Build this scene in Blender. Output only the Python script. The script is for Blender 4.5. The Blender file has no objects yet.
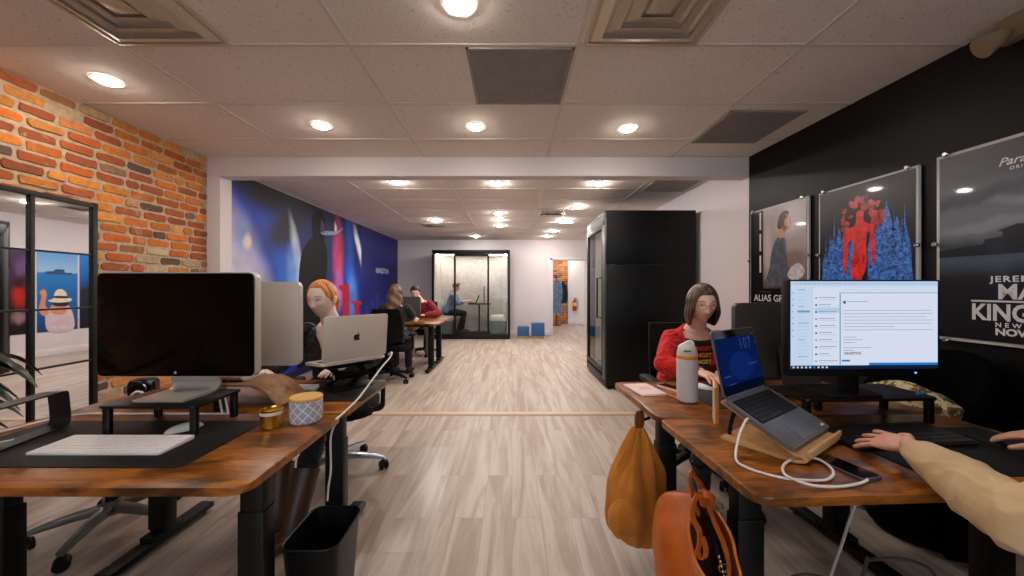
import bpy, bmesh, math, random
from mathutils import Vector, Matrix, Euler, noise
from mathutils.bvhtree import BVHTree
random.seed(7)
SC = bpy.context.scene
COL = SC.collection
PI = math.pi
def rad(d): return d * PI / 180
def V(*a): return Vector(a)
# ------------------------------------------------------------------ materials
def lin(c):
    out = []
    for v in c[:3]:
        v = v / 255.0
        out.append(v / 12.92 if v <= 0.04045 else ((v + 0.055) / 1.055) ** 2.4)
    return (out[0], out[1], out[2], 1.0)
MATS = {}
class NT:
    def __init__(s, name):
        s.m = bpy.data.materials.new(name); s.m.use_nodes = True
        s.t = s.m.node_tree; s.t.nodes.clear()
        s.out = s.t.nodes.new('ShaderNodeOutputMaterial')
    def n(s, typ, **kw):
        nd = s.t.nodes.new('ShaderNode' + typ)
        for k, v in kw.items(): setattr(nd, k, v)
        return nd
    def l(s, a, b): s.t.links.new(a, b)
    def val(s, sock, v):
        if hasattr(v, 'is_output'): s.l(v, sock)
        else: sock.default_value = v
    def math(s, op, a, b=None, c=None):
        nd = s.n('Math', operation=op)
        for i, v in enumerate((a, b, c)):
            if v is not None: s.val(nd.inputs[i], v)
        return nd.outputs[0]
    def mix(s, fac, a, b, mode='MIX'):
        nd = s.n('MixRGB', blend_type=mode)
        s.val(nd.inputs[0], fac); s.val(nd.inputs[1], a); s.val(nd.inputs[2], b)
        return nd.outputs[0]
    def ramp(s, fac, stops, interp='LINEAR'):
        nd = s.n('ValToRGB'); r = nd.color_ramp; r.interpolation = interp
        while len(r.elements) < len(stops): r.elements.new(0.5)
        for e, (p, c) in zip(r.elements, stops): e.position = p; e.color = c
        s.val(nd.inputs[0], fac); return nd.outputs[0]
    def coord(s, which='Object', scale=(1, 1, 1), rot=(0, 0, 0), loc=(0, 0, 0)):
        tc = s.n('TexCoord'); mp = s.n('Mapping')
        mp.inputs['Scale'].default_value = scale; mp.inputs['Rotation'].default_value = rot
        mp.inputs['Location'].default_value = loc
        s.l(tc.outputs[which], mp.inputs[0]); return mp.outputs[0]
    def noise(s, vec, scale, detail=4, rough=0.55, dist=0.0):
        nd = s.n('TexNoise'); nd.inputs['Scale'].default_value = scale
        nd.inputs['Detail'].default_value = detail; nd.inputs['Roughness'].default_value = rough
        nd.inputs['Distortion'].default_value = dist
        if vec is not None: s.l(vec, nd.inputs['Vector'])
        return nd.outputs['Fac']
    def bsdf(s, **kw):
        p = s.n('BsdfPrincipled')
        for k, v in kw.items(): s.val(p.inputs[k], v)
        s.l(p.outputs[0], s.out.inputs[0]); return p
    def bump(s, p, h, strength=0.3, dist=0.01):
        b = s.n('Bump'); b.inputs['Strength'].default_value = strength; b.inputs['Distance'].default_value = dist
        s.l(h, b.inputs['Height']); s.l(b.outputs[0], p.inputs['Normal'])
def M(name, col, rough=0.5, metal=0.0, var=0.06, vscale=8.0, bump=0.0, bscale=60.0, stretch=(1, 1, 1), spec=0.5, coat=0.0, sheen=0.0):
    """plain procedural material: base colour with a little noise variation and optional bump"""
    if name in MATS: return MATS[name]
    t = NT(name); co = t.coord('Object', stretch)
    c = lin(col)
    f = t.noise(co, vscale, 3)
    dk = tuple(x * (1 - var * 1.6) for x in c[:3]) + (1,); lt = tuple(min(1, x * (1 + var * 1.6)) for x in c[:3]) + (1,)
    colr = t.ramp(f, [(0.3, dk), (0.7, lt)])
    p = t.bsdf(**{'Base Color': colr, 'Roughness': rough, 'Metallic': metal, 'Specular IOR Level': spec, 'Coat Weight': coat, 'Sheen Weight': sheen})
    if bump: t.bump(p, t.noise(co, bscale, 3), bump, 0.004)
    MATS[name] = t.m; return t.m
def EM(name, col, strength=1.0):
    if name in MATS: return MATS[name]
    t = NT(name); e = t.n('Emission'); e.inputs[0].default_value = lin(col); e.inputs[1].default_value = strength
    t.l(e.outputs[0], t.out.inputs[0]); MATS[name] = t.m; return t.m
def GLASS(name, tint=(255, 255, 255), refl=0.08, rough=0.02):
    if name in MATS: return MATS[name]
    t = NT(name); tr = t.n('BsdfTransparent'); tr.inputs[0].default_value = lin(tint)
    g = t.n('BsdfGlossy'); g.inputs['Roughness'].default_value = rough
    fr = t.n('Fresnel'); fr.inputs[0].default_value = 1.45
    ge = t.n('NewGeometry'); f = t.math('MULTIPLY', t.math('ADD', fr.outputs[0], refl - 0.04), t.math('SUBTRACT', 1.0, ge.outputs['Backfacing']))
    mx = t.n('MixShader'); t.l(f, mx.inputs[0]); t.l(tr.outputs[0], mx.inputs[1]); t.l(g.outputs[0], mx.inputs[2])
    t.l(mx.outputs[0], t.out.inputs[0]); MATS[name] = t.m; return t.m
# ------------------------------------------------------------------ mesh builder
def catmull(pts, sub=6, closed=False):
    pts = [Vector(p) for p in pts]; n = len(pts); out = []
    if n < 3 and not closed:
        return [pts[0].lerp(pts[-1], i / sub) for i in range(sub + 1)]
    segs = n if closed else n - 1
    for i in range(segs):
        g = (lambda k: pts[k % n]) if closed else (lambda k: pts[max(0, min(n - 1, k))])
        p0, p1, p2, p3 = g(i - 1), g(i), g(i + 1), g(i + 2)
        for j in range(sub):
            t = j / sub
            out.append(0.5 * ((2 * p1) + (-p0 + p2) * t + (2 * p0 - 5 * p1 + 4 * p2 - p3) * t * t + (-p0 + 3 * p1 - 3 * p2 + p3) * t ** 3))
    if not closed: out.append(pts[-1].copy())
    return out
def rrect(w, h, r, n=6, cx=0, cy=0):
    """rounded rectangle outline, counter clockwise"""
    r = min(r, w / 2 - 1e-5, h / 2 - 1e-5); o = []
    for (sx, sy, a0) in ((1, 1, 0), (-1, 1, 90), (-1, -1, 180), (1, -1, 270)):
        for i in range(n + 1):
            a = rad(a0 + 90 * i / n)
            o.append((cx + sx * (w / 2 - r) + r * math.cos(a), cy + sy * (h / 2 - r) + r * math.sin(a)))
    return o
I4 = Matrix.Identity(4)
XZ = Matrix(((1, 0, 0, 0), (0, 0, -1, 0), (0, 1, 0, 0), (0, 0, 0, 1)))      # (x,y,z)->(x,-z,y): drawing plane up, extrudes towards -Y
YZ = Matrix(((0, 0, 1, 0), (1, 0, 0, 0), (0, 1, 0, 0), (0, 0, 0, 1)))       # (x,y,z)->(z,x,y): drawing plane YZ, extrudes towards +X
def T(x=0, y=0, z=0): return Matrix.Translation((x, y, z))
def RX(d): return Matrix.Rotation(rad(d), 4, 'X')
def RY(d): return Matrix.Rotation(rad(d), 4, 'Y')
def RZ(d): return Matrix.Rotation(rad(d), 4, 'Z')
class MB:
    def __init__(s): s.bm = bmesh.new()
    def _add(s, verts, faces, m=0, mat=None, smooth=False):
        mat = mat or I4
        vs = [s.bm.verts.new(mat @ Vector(v)) for v in verts]; fs = []
        for f in faces:
            try:
                fc = s.bm.faces.new([vs[i] for i in f]); fc.material_index = m; fc.smooth = smooth; fs.append(fc)
            except ValueError: pass
        return vs, fs
    def box(s, c, d, bev=0.0, m=0, mat=None, seg=2):
        x, y, z = d[0] / 2, d[1] / 2, d[2] / 2; cx, cy, cz = c
        v = [(cx + sx * x, cy + sy * y, cz + sz * z) for sz in (-1, 1) for sy in (-1, 1) for sx in (-1, 1)]
        f = [(0, 2, 3, 1), (4, 5, 7, 6), (0, 1, 5, 4), (2, 6, 7, 3), (0, 4, 6, 2), (1, 3, 7, 5)]
        vs, fs = s._add(v, f, m, mat)
        if bev > 0:
            es = list({e for fc in fs for e in fc.edges})
            r = bmesh.ops.bevel(s.bm, geom=es, offset=min(bev, min(d) * 0.49), segments=seg, profile=0.5, affect='EDGES')
            for fc in r['faces']: fc.material_index = m
        return s
    def bar(s, a, b, w, h, m=0, bev=0.0, up=(0, 0, 1)):
        """rectangular bar from a to b, w across, h along up"""
        a, b = Vector(a), Vector(b); d = b - a; L = d.length; d.normalize(); u = Vector(up)
        sx = d.cross(u); 
        if sx.length < 1e-4: sx = d.cross(Vector((1, 0, 0)))
        sx.normalize(); u = sx.cross(d)
        mt = Matrix((sx, d, u)).transposed().to_4x4(); mt.translation = (a + b) / 2
        return s.box((0, 0, 0), (w, L, h), bev, m, mt)
    def prism(s, poly, z0, z1, m=0, mat=None, smooth_side=False, bev=0.0):
        n = len(poly)
        v = [(p[0], p[1], z0) for p in poly] + [(p[0], p[1], z1) for p in poly]
        f = [tuple(reversed(range(n))), tuple(range(n, 2 * n))]
        vs, fs = s._add(v, f, m, mat)
        sf = []
        for i in range(n):
            j = (i + 1) % n
            fc = s.bm.faces.new((vs[i], vs[j], vs[n + j], vs[n + i])); fc.material_index = m; fc.smooth = smooth_side; sf.append(fc)
        if bev > 0:
            es = list({e for fc in fs for e in fc.edges})
            r = bmesh.ops.bevel(s.bm, geom=es, offset=bev, segments=2, profile=0.5, affect='EDGES')
            for fc in r['faces']: fc.material_index = m
        return s
    def flat(s, poly, z=0.0, m=0, mat=None):
        s._add([(p[0], p[1], z) for p in poly], [tuple(range(len(poly)))], m, mat); return s
    def cyl(s, c, r, h, r2=None, n=24, m=0, mat=None, caps=True):
        r2 = r if r2 is None else r2
        return s.lathe([(0, 0), (r, 0), (r2, h), (0, h)] if caps else [(r, 0), (r2, h)], n, m, (mat or I4) @ T(*c))
    def lathe(s, prof, n=24, m=0, mat=None, sharp=30):
        rings = []; mat = mat or I4
        for (r, z) in prof:
            if r < 1e-6: rings.append([s.bm.verts.new(mat @ Vector((0, 0, z)))])
            else: rings.append([s.bm.verts.new(mat @ Vector((r * math.cos(2 * PI * i / n), r * math.sin(2 * PI * i / n), z))) for i in range(n)])
        for k in range(len(rings) - 1):
            a, b = rings[k], rings[k + 1]
            dr = prof[k + 1][0] - prof[k][0]; dz = prof[k + 1][1] - prof[k][1]
            for i in range(n):
                j = (i + 1) % n
                if len(a) == 1 and len(b) == 1: continue
                if len(a) == 1: q = (a[0], b[j], b[i])
                elif len(b) == 1: q = (a[i], a[j], b[0])
                else: q = (a[i], a[j], b[j], b[i])
                if dr == 0 and dz == 0: continue
                try:
                    f = s.bm.faces.new(q); f.material_index = m; f.smooth = abs(dz) > 0.25 * abs(dr)
                except ValueError: pass
        return s
    def tube(s, pts, r, n=8, m=0, sub=6, closed=False, smooth=True, squash=None, mat=None):
        """round tube along a smooth path; r is a number or one radius per control point"""
        pts = [Vector(p) for p in pts]
        path = catmull(pts, sub, closed) if sub > 1 else pts
        if isinstance(r, (int, float)): rr = [r] * len(path)
        else:
            rr = []
            for i in range(len(path)):
                t = i / max(1, len(path) - 1) * (len(r) - 1); k = min(int(t), len(r) - 2); rr.append(r[k] + (r[k + 1] - r[k]) * (t - k))
        rings = []; prev = None; N = len(path)
        for i, p in enumerate(path):
            d = (path[(i + 1) % N] - path[i - 1]) if closed else (path[min(i + 1, N - 1)] - path[max(i - 1, 0)])
            if d.length < 1e-9: d = Vector((0, 0, 1))
            d.normalize()
            if prev is None:
                u = Vector((0, 0, 1)) if abs(d.z) < 0.9 else Vector((1, 0, 0))
                u = (u - d * u.dot(d)).normalized()
            else:
                u = prev - d * prev.dot(d)
                u = u.normalized() if u.length > 1e-6 else prev
            prev = u; w = d.cross(u)
            sq = squash or (1, 1)
            ring = []
            for k in range(n):
                a = 2 * PI * k / n; q = p + (u * math.cos(a) * sq[0] + w * math.sin(a) * sq[1]) * rr[i]
                ring.append(s.bm.verts.new((mat @ q) if mat else q))
            rings.append(ring)
        for i in range(N if closed else N - 1):
            a, b = rings[i], rings[(i + 1) % N]
            for k in range(n):
                j = (k + 1) % n; f = s.bm.faces.new((a[k], a[j], b[j], b[k])); f.material_index = m; f.smooth = smooth
        if not closed:
            for ring, flip in ((rings[0], True), (rings[-1], False)):
                f = s.bm.faces.new(list(reversed(ring)) if flip else ring); f.material_index = m
        return s
    def ell(s, c, r, m=0, mat=None, nu=20, nv=12):
        c = Vector(c); mt = (mat or I4) @ T(*c); prof = []
        mt = mt @ Matrix.Diagonal((r[0], r[1], r[2], 1))
        for i in range(nv + 1):
            a = -PI / 2 + PI * i / nv; prof.append((max(0, math.cos(a)) if 0 < i < nv else 0, math.sin(a)))
        n0 = len(s.bm.faces); s.lathe(prof, nu, m, mt)
        s.bm.faces.ensure_lookup_table()
        for f in s.bm.faces[n0:]: f.smooth = True
        return s
    def loft(s, rings, m=0, smooth=True, closed_ring=True, caps=True, mat=None):
        R = [[s.bm.verts.new((mat @ Vector(p)) if mat else Vector(p)) for p in ring] for ring in rings]
        n = len(R[0])
        for a, b in zip(R, R[1:]):
            for k in range(n if closed_ring else n - 1):
                j = (k + 1) % n
                f = s.bm.faces.new((a[k], a[j], b[j], b[k])); f.material_index = m; f.smooth = smooth
        if caps and closed_ring:
            for ring, fl in ((R[0], True), (R[-1], False)):
                try: f = s.bm.faces.new(list(reversed(ring)) if fl else ring); f.material_index = m
                except ValueError: pass
        return s
    def strip(s, path, w, th, m=0, widthdir=(1, 0, 0), smooth=True):
        """a bent sheet: 2D path swept w along widthdir with thickness th (path points are 3D)"""
        path = [Vector(p) for p in path]; wd = Vector(widthdir).normalized(); rings = []
        for i, p in enumerate(path):
            d = (path[min(i + 1, len(path) - 1)] - path[max(i - 1, 0)]).normalized(); nn = d.cross(wd).normalized()
            rings.append([p + wd * sx * w / 2 + nn * sn * th / 2 for sx, sn in ((-1, -1), (1, -1), (1, 1), (-1, 1))])
        n0 = len(s.bm.faces); s.loft(rings, m, False)
        return s
    def mesh(s, me, m=0, mat=None):
        """append a mesh datablock"""
        n0 = len(s.bm.verts); f0 = len(s.bm.faces); s.bm.from_mesh(me)
        s.bm.verts.ensure_lookup_table(); s.bm.faces.ensure_lookup_table()
        if mat is not None:
            for v in s.bm.verts[n0:]: v.co = mat @ v.co
        for f in s.bm.faces[f0:]: f.material_index = m
        return s
    def build(s, name, mats, parent=None, loc=None, recalc=True, soft=False):
        if recalc: bmesh.ops.recalc_face_normals(s.bm, faces=s.bm.faces)
        me = bpy.data.meshes.new(name); s.bm.to_mesh(me); s.bm.free()
        o = bpy.data.objects.new(name, me); COL.objects.link(o)
        for p_ in me.polygons: p_.use_smooth = True
        if not soft: me.set_sharp_from_angle(angle=rad(27))
        for mm in (mats if isinstance(mats, (list, tuple)) else [mats]): me.materials.append(mm)
        if parent is not None: o.parent = parent
        if loc is not None: o.location = loc
        return o
def tag(o, label, cat, group=None):
    o['label'] = label; o['category'] = cat
    if group: o['group'] = group
    return o
def thing(name, label, cat, loc=(0, 0, 0), rz=0.0, group=None, rot=None):
    o = bpy.data.objects.new(name, None); COL.objects.link(o); o.empty_display_size = 0.05
    o.location = loc; o.rotation_euler = rot if rot else (0, 0, rz)
    return tag(o, label, cat, group)
def struct(o): o['kind'] = 'structure'; return o
def children(o): return [c for c in bpy.data.objects if c.parent == o]
def dup(root, loc, rz, label, group=None):
    def cp(o, par):
        c = o.copy(); COL.objects.link(c)
        if par is not None: c.parent = par
        for ch in children(o): cp(ch, c)
        return c
    r = cp(root, None); r.location = loc; r.rotation_euler = (0, 0, rz); r['label'] = label
    if group: r['group'] = group
    return r
def text_mesh(body, size=0.1, extrude=0.0, bold=0.0, align='LEFT', sx=1.0, shear=0.0, spacing=1.0):
    cu = bpy.data.curves.new('t', 'FONT'); cu.body = body; cu.size = size; cu.extrude = extrude; cu.offset = bold
    cu.align_x = align; cu.shear = shear; cu.resolution_u = 3; cu.space_character = spacing
    o = bpy.data.objects.new('t', cu); COL.objects.link(o); bpy.context.view_layer.update()
    me = bpy.data.meshes.new_from_object(o.evaluated_get(bpy.context.evaluated_depsgraph_get()))
    bpy.data.objects.remove(o); bpy.data.curves.remove(cu)
    if sx != 1.0:
        for v in me.vertices: v.co.x *= sx
    return me
def eval_mesh(bm, mods):
    """run modifiers on a bmesh and give back the evaluated mesh"""
    me = bpy.data.meshes.new('e'); bm.to_mesh(me); bm.free()
    o = bpy.data.objects.new('e', me); COL.objects.link(o)
    for (typ, kw) in mods:
        md = o.modifiers.new(typ, typ)
        for k, v in kw.items(): setattr(md, k, v)
    bpy.context.view_layer.update()
    out = bpy.data.meshes.new_from_object(o.evaluated_get(bpy.context.evaluated_depsgraph_get()))
    bpy.data.objects.remove(o); bpy.data.meshes.remove(me)
    return out
APPLE = [(0, .30), (.10, .36), (.26, .36), (.38, .27), (.44, .20), (.34, .12), (.30, 0), (.34, -.14), (.46, -.22), (.38, -.40), (.24, -.52), (.12, -.50), (0, -.47),
         (-.12, -.50), (-.24, -.52), (-.40, -.36), (-.48, -.12), (-.48, .10), (-.38, .28), (-.24, .36), (-.10, .36)]
LEAF = [(0, .42), (.02, .54), (.10, .64), (.20, .70), (.19, .56), (.12, .46)]
def fruit_mark(mb, size, m, mat, z=0.0):
    for pl in (APPLE, LEAF):
        c = [(p.x, p.y) for p in catmull([(a, b, 0) for a, b in pl], 3, True)]
        mb.flat([(a * size, b * size) for a, b in c], z, m, mat)
# ------------------------------------------------------------------ shared materials
BLK = M('black_powder_metal', (9, 9, 9), 0.45, spec=.3)
BLKM = M('black_matte_plastic', (7, 7, 7), 0.6, spec=.25)
BLKG = M('black_gloss', (4, 4, 5), 0.12, spec=.4)
BLKF = M('black_fabric', (8, 8, 9), 0.85, spec=.2, bump=0.3, bscale=300)
ALU = M('aluminium', (232, 231, 230), 0.42, 0.05, var=0.01)
ALUL = M('silver_painted_shell', (200, 192, 184), 0.38, 0.35, var=0.01)
GREYM = M('space_grey_metal', (92, 93, 97), 0.4, 0.6, var=0.02)
CHROME = M('polished_steel', (190, 195, 205), 0.22, 0.9, var=0.02)
WHT = M('white_plastic', (232, 230, 228), 0.4, var=0.01)
WALLW = M('white_wall_paint', (214, 206, 206), 0.7, var=0.012, vscale=1.5)
WALLB = M('black_wall_paint', (8, 7, 7), 0.45, spec=.2, var=0.08, vscale=1.2, bump=0.05, bscale=120)
TRIMW = M('white_trim_paint', (218, 212, 210), 0.5, var=0.01)
def wood_mat(name, base, dark, light, rough=0.3, sc=(1.6, 9, 9), blotch=7.0):
    t = NT(name); co = t.coord('Object', sc)
    g = t.noise(co, 3.5, 6, 0.6, 0.8); b = t.noise(t.coord('Object', (0.7, 1.4, 1)), blotch, 5, 0.62, 0.5)
    c = t.ramp(g, [(0.25, lin(dark)), (0.5, lin(base)), (0.75, lin(light))])
    k = t.ramp(b, [(0.46, (1, 1, 1, 1)), (0.64, (0, 0, 0, 1))])
    c2 = t.mix(t.math('MULTIPLY', t.math('SUBTRACT', 1.0, k), 0.85), c, lin(dark))
    p = t.bsdf(**{'Base Color': c2, 'Roughness': rough, 'Specular IOR Level': 0.36}); t.bump(p, g, 0.06, 0.002)
    MATS[name] = t.m; return t.m
DESKW = wood_mat('rustic_brown_laminate', (146, 84, 28), (44, 21, 8), (186, 120, 46), 0.3)
PLY = wood_mat('walnut_bentwood', (150, 108, 72), (112, 76, 48), (182, 140, 100), 0.5, (2, 14, 14), 3.0)
BIRCH = M('pale_ply_edge', (205, 160, 108), 0.5, var=0.1, vscale=30)
BAMB = M('bamboo_lid', (214, 165, 92), 0.5, var=0.08, vscale=25, stretch=(1, 6, 1))
def floor_mat():
    t = NT('pale_plank_floor'); tc = t.n('TexCoord'); sp = t.n('SeparateXYZ'); t.l(tc.outputs['Object'], sp.inputs[0])
    cb = t.n('CombineXYZ'); t.l(sp.outputs[1], cb.inputs[0]); t.l(sp.outputs[0], cb.inputs[1])
    br = t.n('TexBrick'); br.offset = 0.37; br.inputs['Color1'].default_value = (0, 0, 0, 1); br.inputs['Color2'].default_value = (1, 1, 1, 1)
    br.inputs['Mortar'].default_value = (0.5, 0.5, 0.5, 1); br.inputs['Scale'].default_value = 1.0; br.inputs['Mortar Size'].default_value = 0.0016
    br.inputs['Mortar Smooth'].default_value = 0.2; br.inputs['Brick Width'].default_value = 1.22; br.inputs['Row Height'].default_value = 0.16
    t.l(cb.outputs[0], br.inputs['Vector'])
    base = t.ramp(br.outputs['Color'], [(0.0, lin((152, 133, 118))), (0.3, lin((164, 146, 131))), (0.6, lin((157, 139, 125))), (1.0, lin((174, 157, 143)))])
    # grain shifts with each plank
    off = t.n('VectorMath', operation='MULTIPLY_ADD'); t.l(br.outputs['Color'], off.inputs[0]); off.inputs[1].default_value = (3.1, 17.0, 0); t.l(tc.outputs['Object'], off.inputs[2])
    m1 = t.n('Mapping'); m1.inputs['Scale'].default_value = (9, 0.75, 1); t.l(off.outputs[0], m1.inputs[0])
    m2 = t.n('Mapping'); m2.inputs['Scale'].default_value = (60, 3, 1); t.l(off.outputs[0], m2.inputs[0])
    n1 = t.noise(m1.outputs[0], 1.0, 5, 0.6, 1.2); n2 = t.noise(m2.outputs[0], 1.0, 4, 0.6)
    c = t.mix(t.ramp(n1, [(0.38, (0, 0, 0, 1)), (0.60, (1, 1, 1, 1))]), t.mix(0.7, base, lin((152, 130, 112))), t.mix(0.6, base, lin((212, 200, 188))))
    c = t.mix(0.8, base, c); c = t.mix(t.math('MULTIPLY', t.math('SUBTRACT', n2, 0.40), 0.5), c, lin((138, 116, 98)))
    c = t.mix(t.math('MULTIPLY', br.outputs['Fac'], 0.5), c, lin((118, 100, 88)))
    p = t.bsdf(**{'Base Color': c, 'Roughness': 0.42, 'Specular IOR Level': 0.4}); t.bump(p, n2, 0.08, 0.002)
    return t.m
FLOORM = floor_mat()
def ceil_mat():
    t = NT('mineral_fibre_ceiling_tile'); co = t.coord('Object')
    f = t.noise(co, 85, 2, 0.5); k = t.ramp(f, [(0.28, (0, 0, 0, 1)), (0.38, (1, 1, 1, 1))])
    c = t.mix(k, lin((186, 172, 158)), t.ramp(t.noise(co, 1.3, 2), [(0.3, lin((226, 217, 208))), (0.7, lin((233, 224, 216)))]))
    p = t.bsdf(**{'Base Color': c, 'Roughness': 0.85}); t.bump(p, k, 0.25, 0.003); return t.m
CEILM = ceil_mat()
TBAR = M('ceiling_grid_paint', (212, 202, 192), 0.6, var=0.01)
# ------------------------------------------------------------------ room shell
ZC = 2.57
FL_Y0, FL_Y1 = -2.6, 13.2
mb = MB(); mb.box((0, (FL_Y0 + FL_Y1) / 2, -0.05), (6.6, FL_Y1 - FL_Y0, 0.1)); struct(mb.build('floor', FLOORM))
mb = MB(); mb.box((-0.3, 3.63, 0.004), (5.3, 0.075, 0.008), 0.003)
for k in (-0.052, 0.052): mb.box((-0.3, 3.63 + k, 0.002), (5.3, 0.012, 0.004), 0.001)
struct(mb.build('trim_1', M('oak_threshold', (196, 170, 142), 0.45, var=0.08, stretch=(1, 8, 1))))
def ceiling(name, x0, x1, y0, y1, gx, gy):
    m = MB(); m.box(((x0 + x1) / 2, (y0 + y1) / 2, ZC + 0.03), (x1 - x0, y1 - y0, 0.06), 0, 0)
    x = gx
    while x < x1:
        if x > x0: m.box((x, (y0 + y1) / 2, ZC - 0.001), (0.022, y1 - y0, 0.006), 0, 1)
        x += 1.22
    y = gy
    while y < y1:
        if y > y0: m.box(((x0 + x1) / 2, y, ZC - 0.0005), (x1 - x0, 0.022, 0.006), 0, 1)
        y += 0.61
    return struct(m.build(name, [CEILM, TBAR]))
ceiling('ceiling_front', -3.05, 2.66, FL_Y0, 3.57, -2.09 - 1.22, 1.926 - 0.61 * 8)
ceiling('ceiling_rear', -3.1, 2.36, 3.72, 9.75, -2.0 - 1.22, 4.1)
mb = MB(); mb.box((-0.32, 3.645, 2.50), (5.56, 0.15, 0.24), 0.004); struct(mb.build('trim_2', WALLW))                        # bulkhead across the room
mb = MB(); mb.box((-3.02, 3.645, 1.19), (0.25, 0.15, 2.39), 0.004); struct(mb.build('trim_3', WALLW))                          # pier left of the opening
# rear walls
mb = MB(); mb.box((-3.16, 6.71, 1.285), (0.12, 6.3, 2.57)); struct(mb.build('wall_left_rear', WALLW))
mb = MB(); mb.box((2.42, 6.69, 1.285), (0.12, 6.24, 2.57)); struct(mb.build('wall_right_rear', WALLW))
mb = MB(); mb.box((-1.05, 9.81, 1.285), (4.3, 0.12, 2.57)); mb.box((2.24, 9.81, 1.285), (0.48, 0.12, 2.57)); mb.box((1.55, 9.81, 2.30), (0.9, 0.12, 0.54))
struct(mb.build('wall_back', WALLW))
mb = MB()
mb.box((1.065, 9.74, 1.04), (0.07, 0.025, 2.08), 0.003); mb.box((2.035, 9.74, 1.04), (0.07, 0.025, 2.08), 0.003); mb.box((1.55, 9.74, 2.065), (1.04, 0.025, 0.07), 0.003)
mb.box((1.106, 9.81, 1.015), (0.012, 0.13, 2.03)); mb.box((1.994, 9.81, 1.015), (0.012, 0.13, 2.03)); mb.box((1.55, 9.81, 2.024), (0.9, 0.13, 0.012))
struct(mb.build('door_1', TRIMW))
mb = MB(); mb.box((-1.04, 9.742, 0.06), (4.12, 0.016, 0.12), 0.004); struct(mb.build('baseboard_back', TRIMW))
mb = MB(); mb.box((2.352, 6.7, 0.06), (0.016, 6.05, 0.12), 0.004); struct(mb.build('baseboard_right', TRIMW))
mb = MB(); mb.box((-3.092, 6.74, 0.05), (0.016, 5.98, 0.10), 0.004); struct(mb.build('baseboard_left', M('navy_baseboard', (16, 22, 62), 0.5)))
# hall beyond the door
mb = MB(); mb.box((0.55, 11.4, 1.285), (0.1, 3.06, 2.57)); mb.box((3.25, 11.4, 1.285), (0.1, 3.06, 2.57)); struct(mb.build('wall_hall_sides', WALLW))
mb = MB(); mb.box((2.72, 12.72, 1.285), (1.5, 0.12, 2.57)); mb.box((2.72, 12.655, 0.08), (1.5, 0.014, 0.16), 0.003); struct(mb.build('wall_hall_end', TRIMW))
mb = MB(); mb.box((1.9, 11.4, ZC + 0.03), (2.8, 3.06, 0.06)); struct(mb.build('ceiling_hall', CEILM))
# right wall, toed out a little towards the camera
AR = 0.045
mb = MB(); xw = lambda y: 2.35 + AR * (3.57 - y)
mb.prism([(xw(3.57), 3.57), (xw(FL_Y0), FL_Y0), (xw(FL_Y0) + 0.14, FL_Y0), (xw(3.57) + 0.14, 3.57)], 0, 2.57)
struct(mb.build('wall_right', WALLB))
mb = MB(); mb.prism([(xw(3.55) - 0.014, 3.55), (xw(FL_Y0) - 0.014, FL_Y0), (xw(FL_Y0), FL_Y0), (xw(3.55), 3.55)], 0, 0.11)
struct(mb.build('baseboard_right_front', BLK))
# wall behind the camera with the shop window that lets the daylight in
mb = MB(); yb = FL_Y0 - 0.06
mb.box((-2.45, yb, 1.285), (1.3, 0.12, 2.57)); mb.box((2.25, yb, 1.285), (1.1, 0.12, 2.57)); mb.box((-0.05, yb, 0.30), (3.5, 0.12, 0.6)); mb.box((-0.05, yb, 2.44), (3.5, 0.12, 0.26))
struct(mb.build('wall_front', WALLW))
mb = MB()
for x in (-1.77, -0.63, 0.53, 1.67): mb.box((x, yb, 1.455), (0.06, 0.1, 1.71), 0.004)
for z in (0.63, 2.28): mb.box((-0.05, yb, z), (3.5, 0.1, 0.06), 0.004)
mb.box((-0.05, yb, 1.455), (3.4, 0.006, 1.65), 0, 1)
struct(mb.build('window_1', [BLK, GLASS('window_glass', refl=0.05)]))
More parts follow.
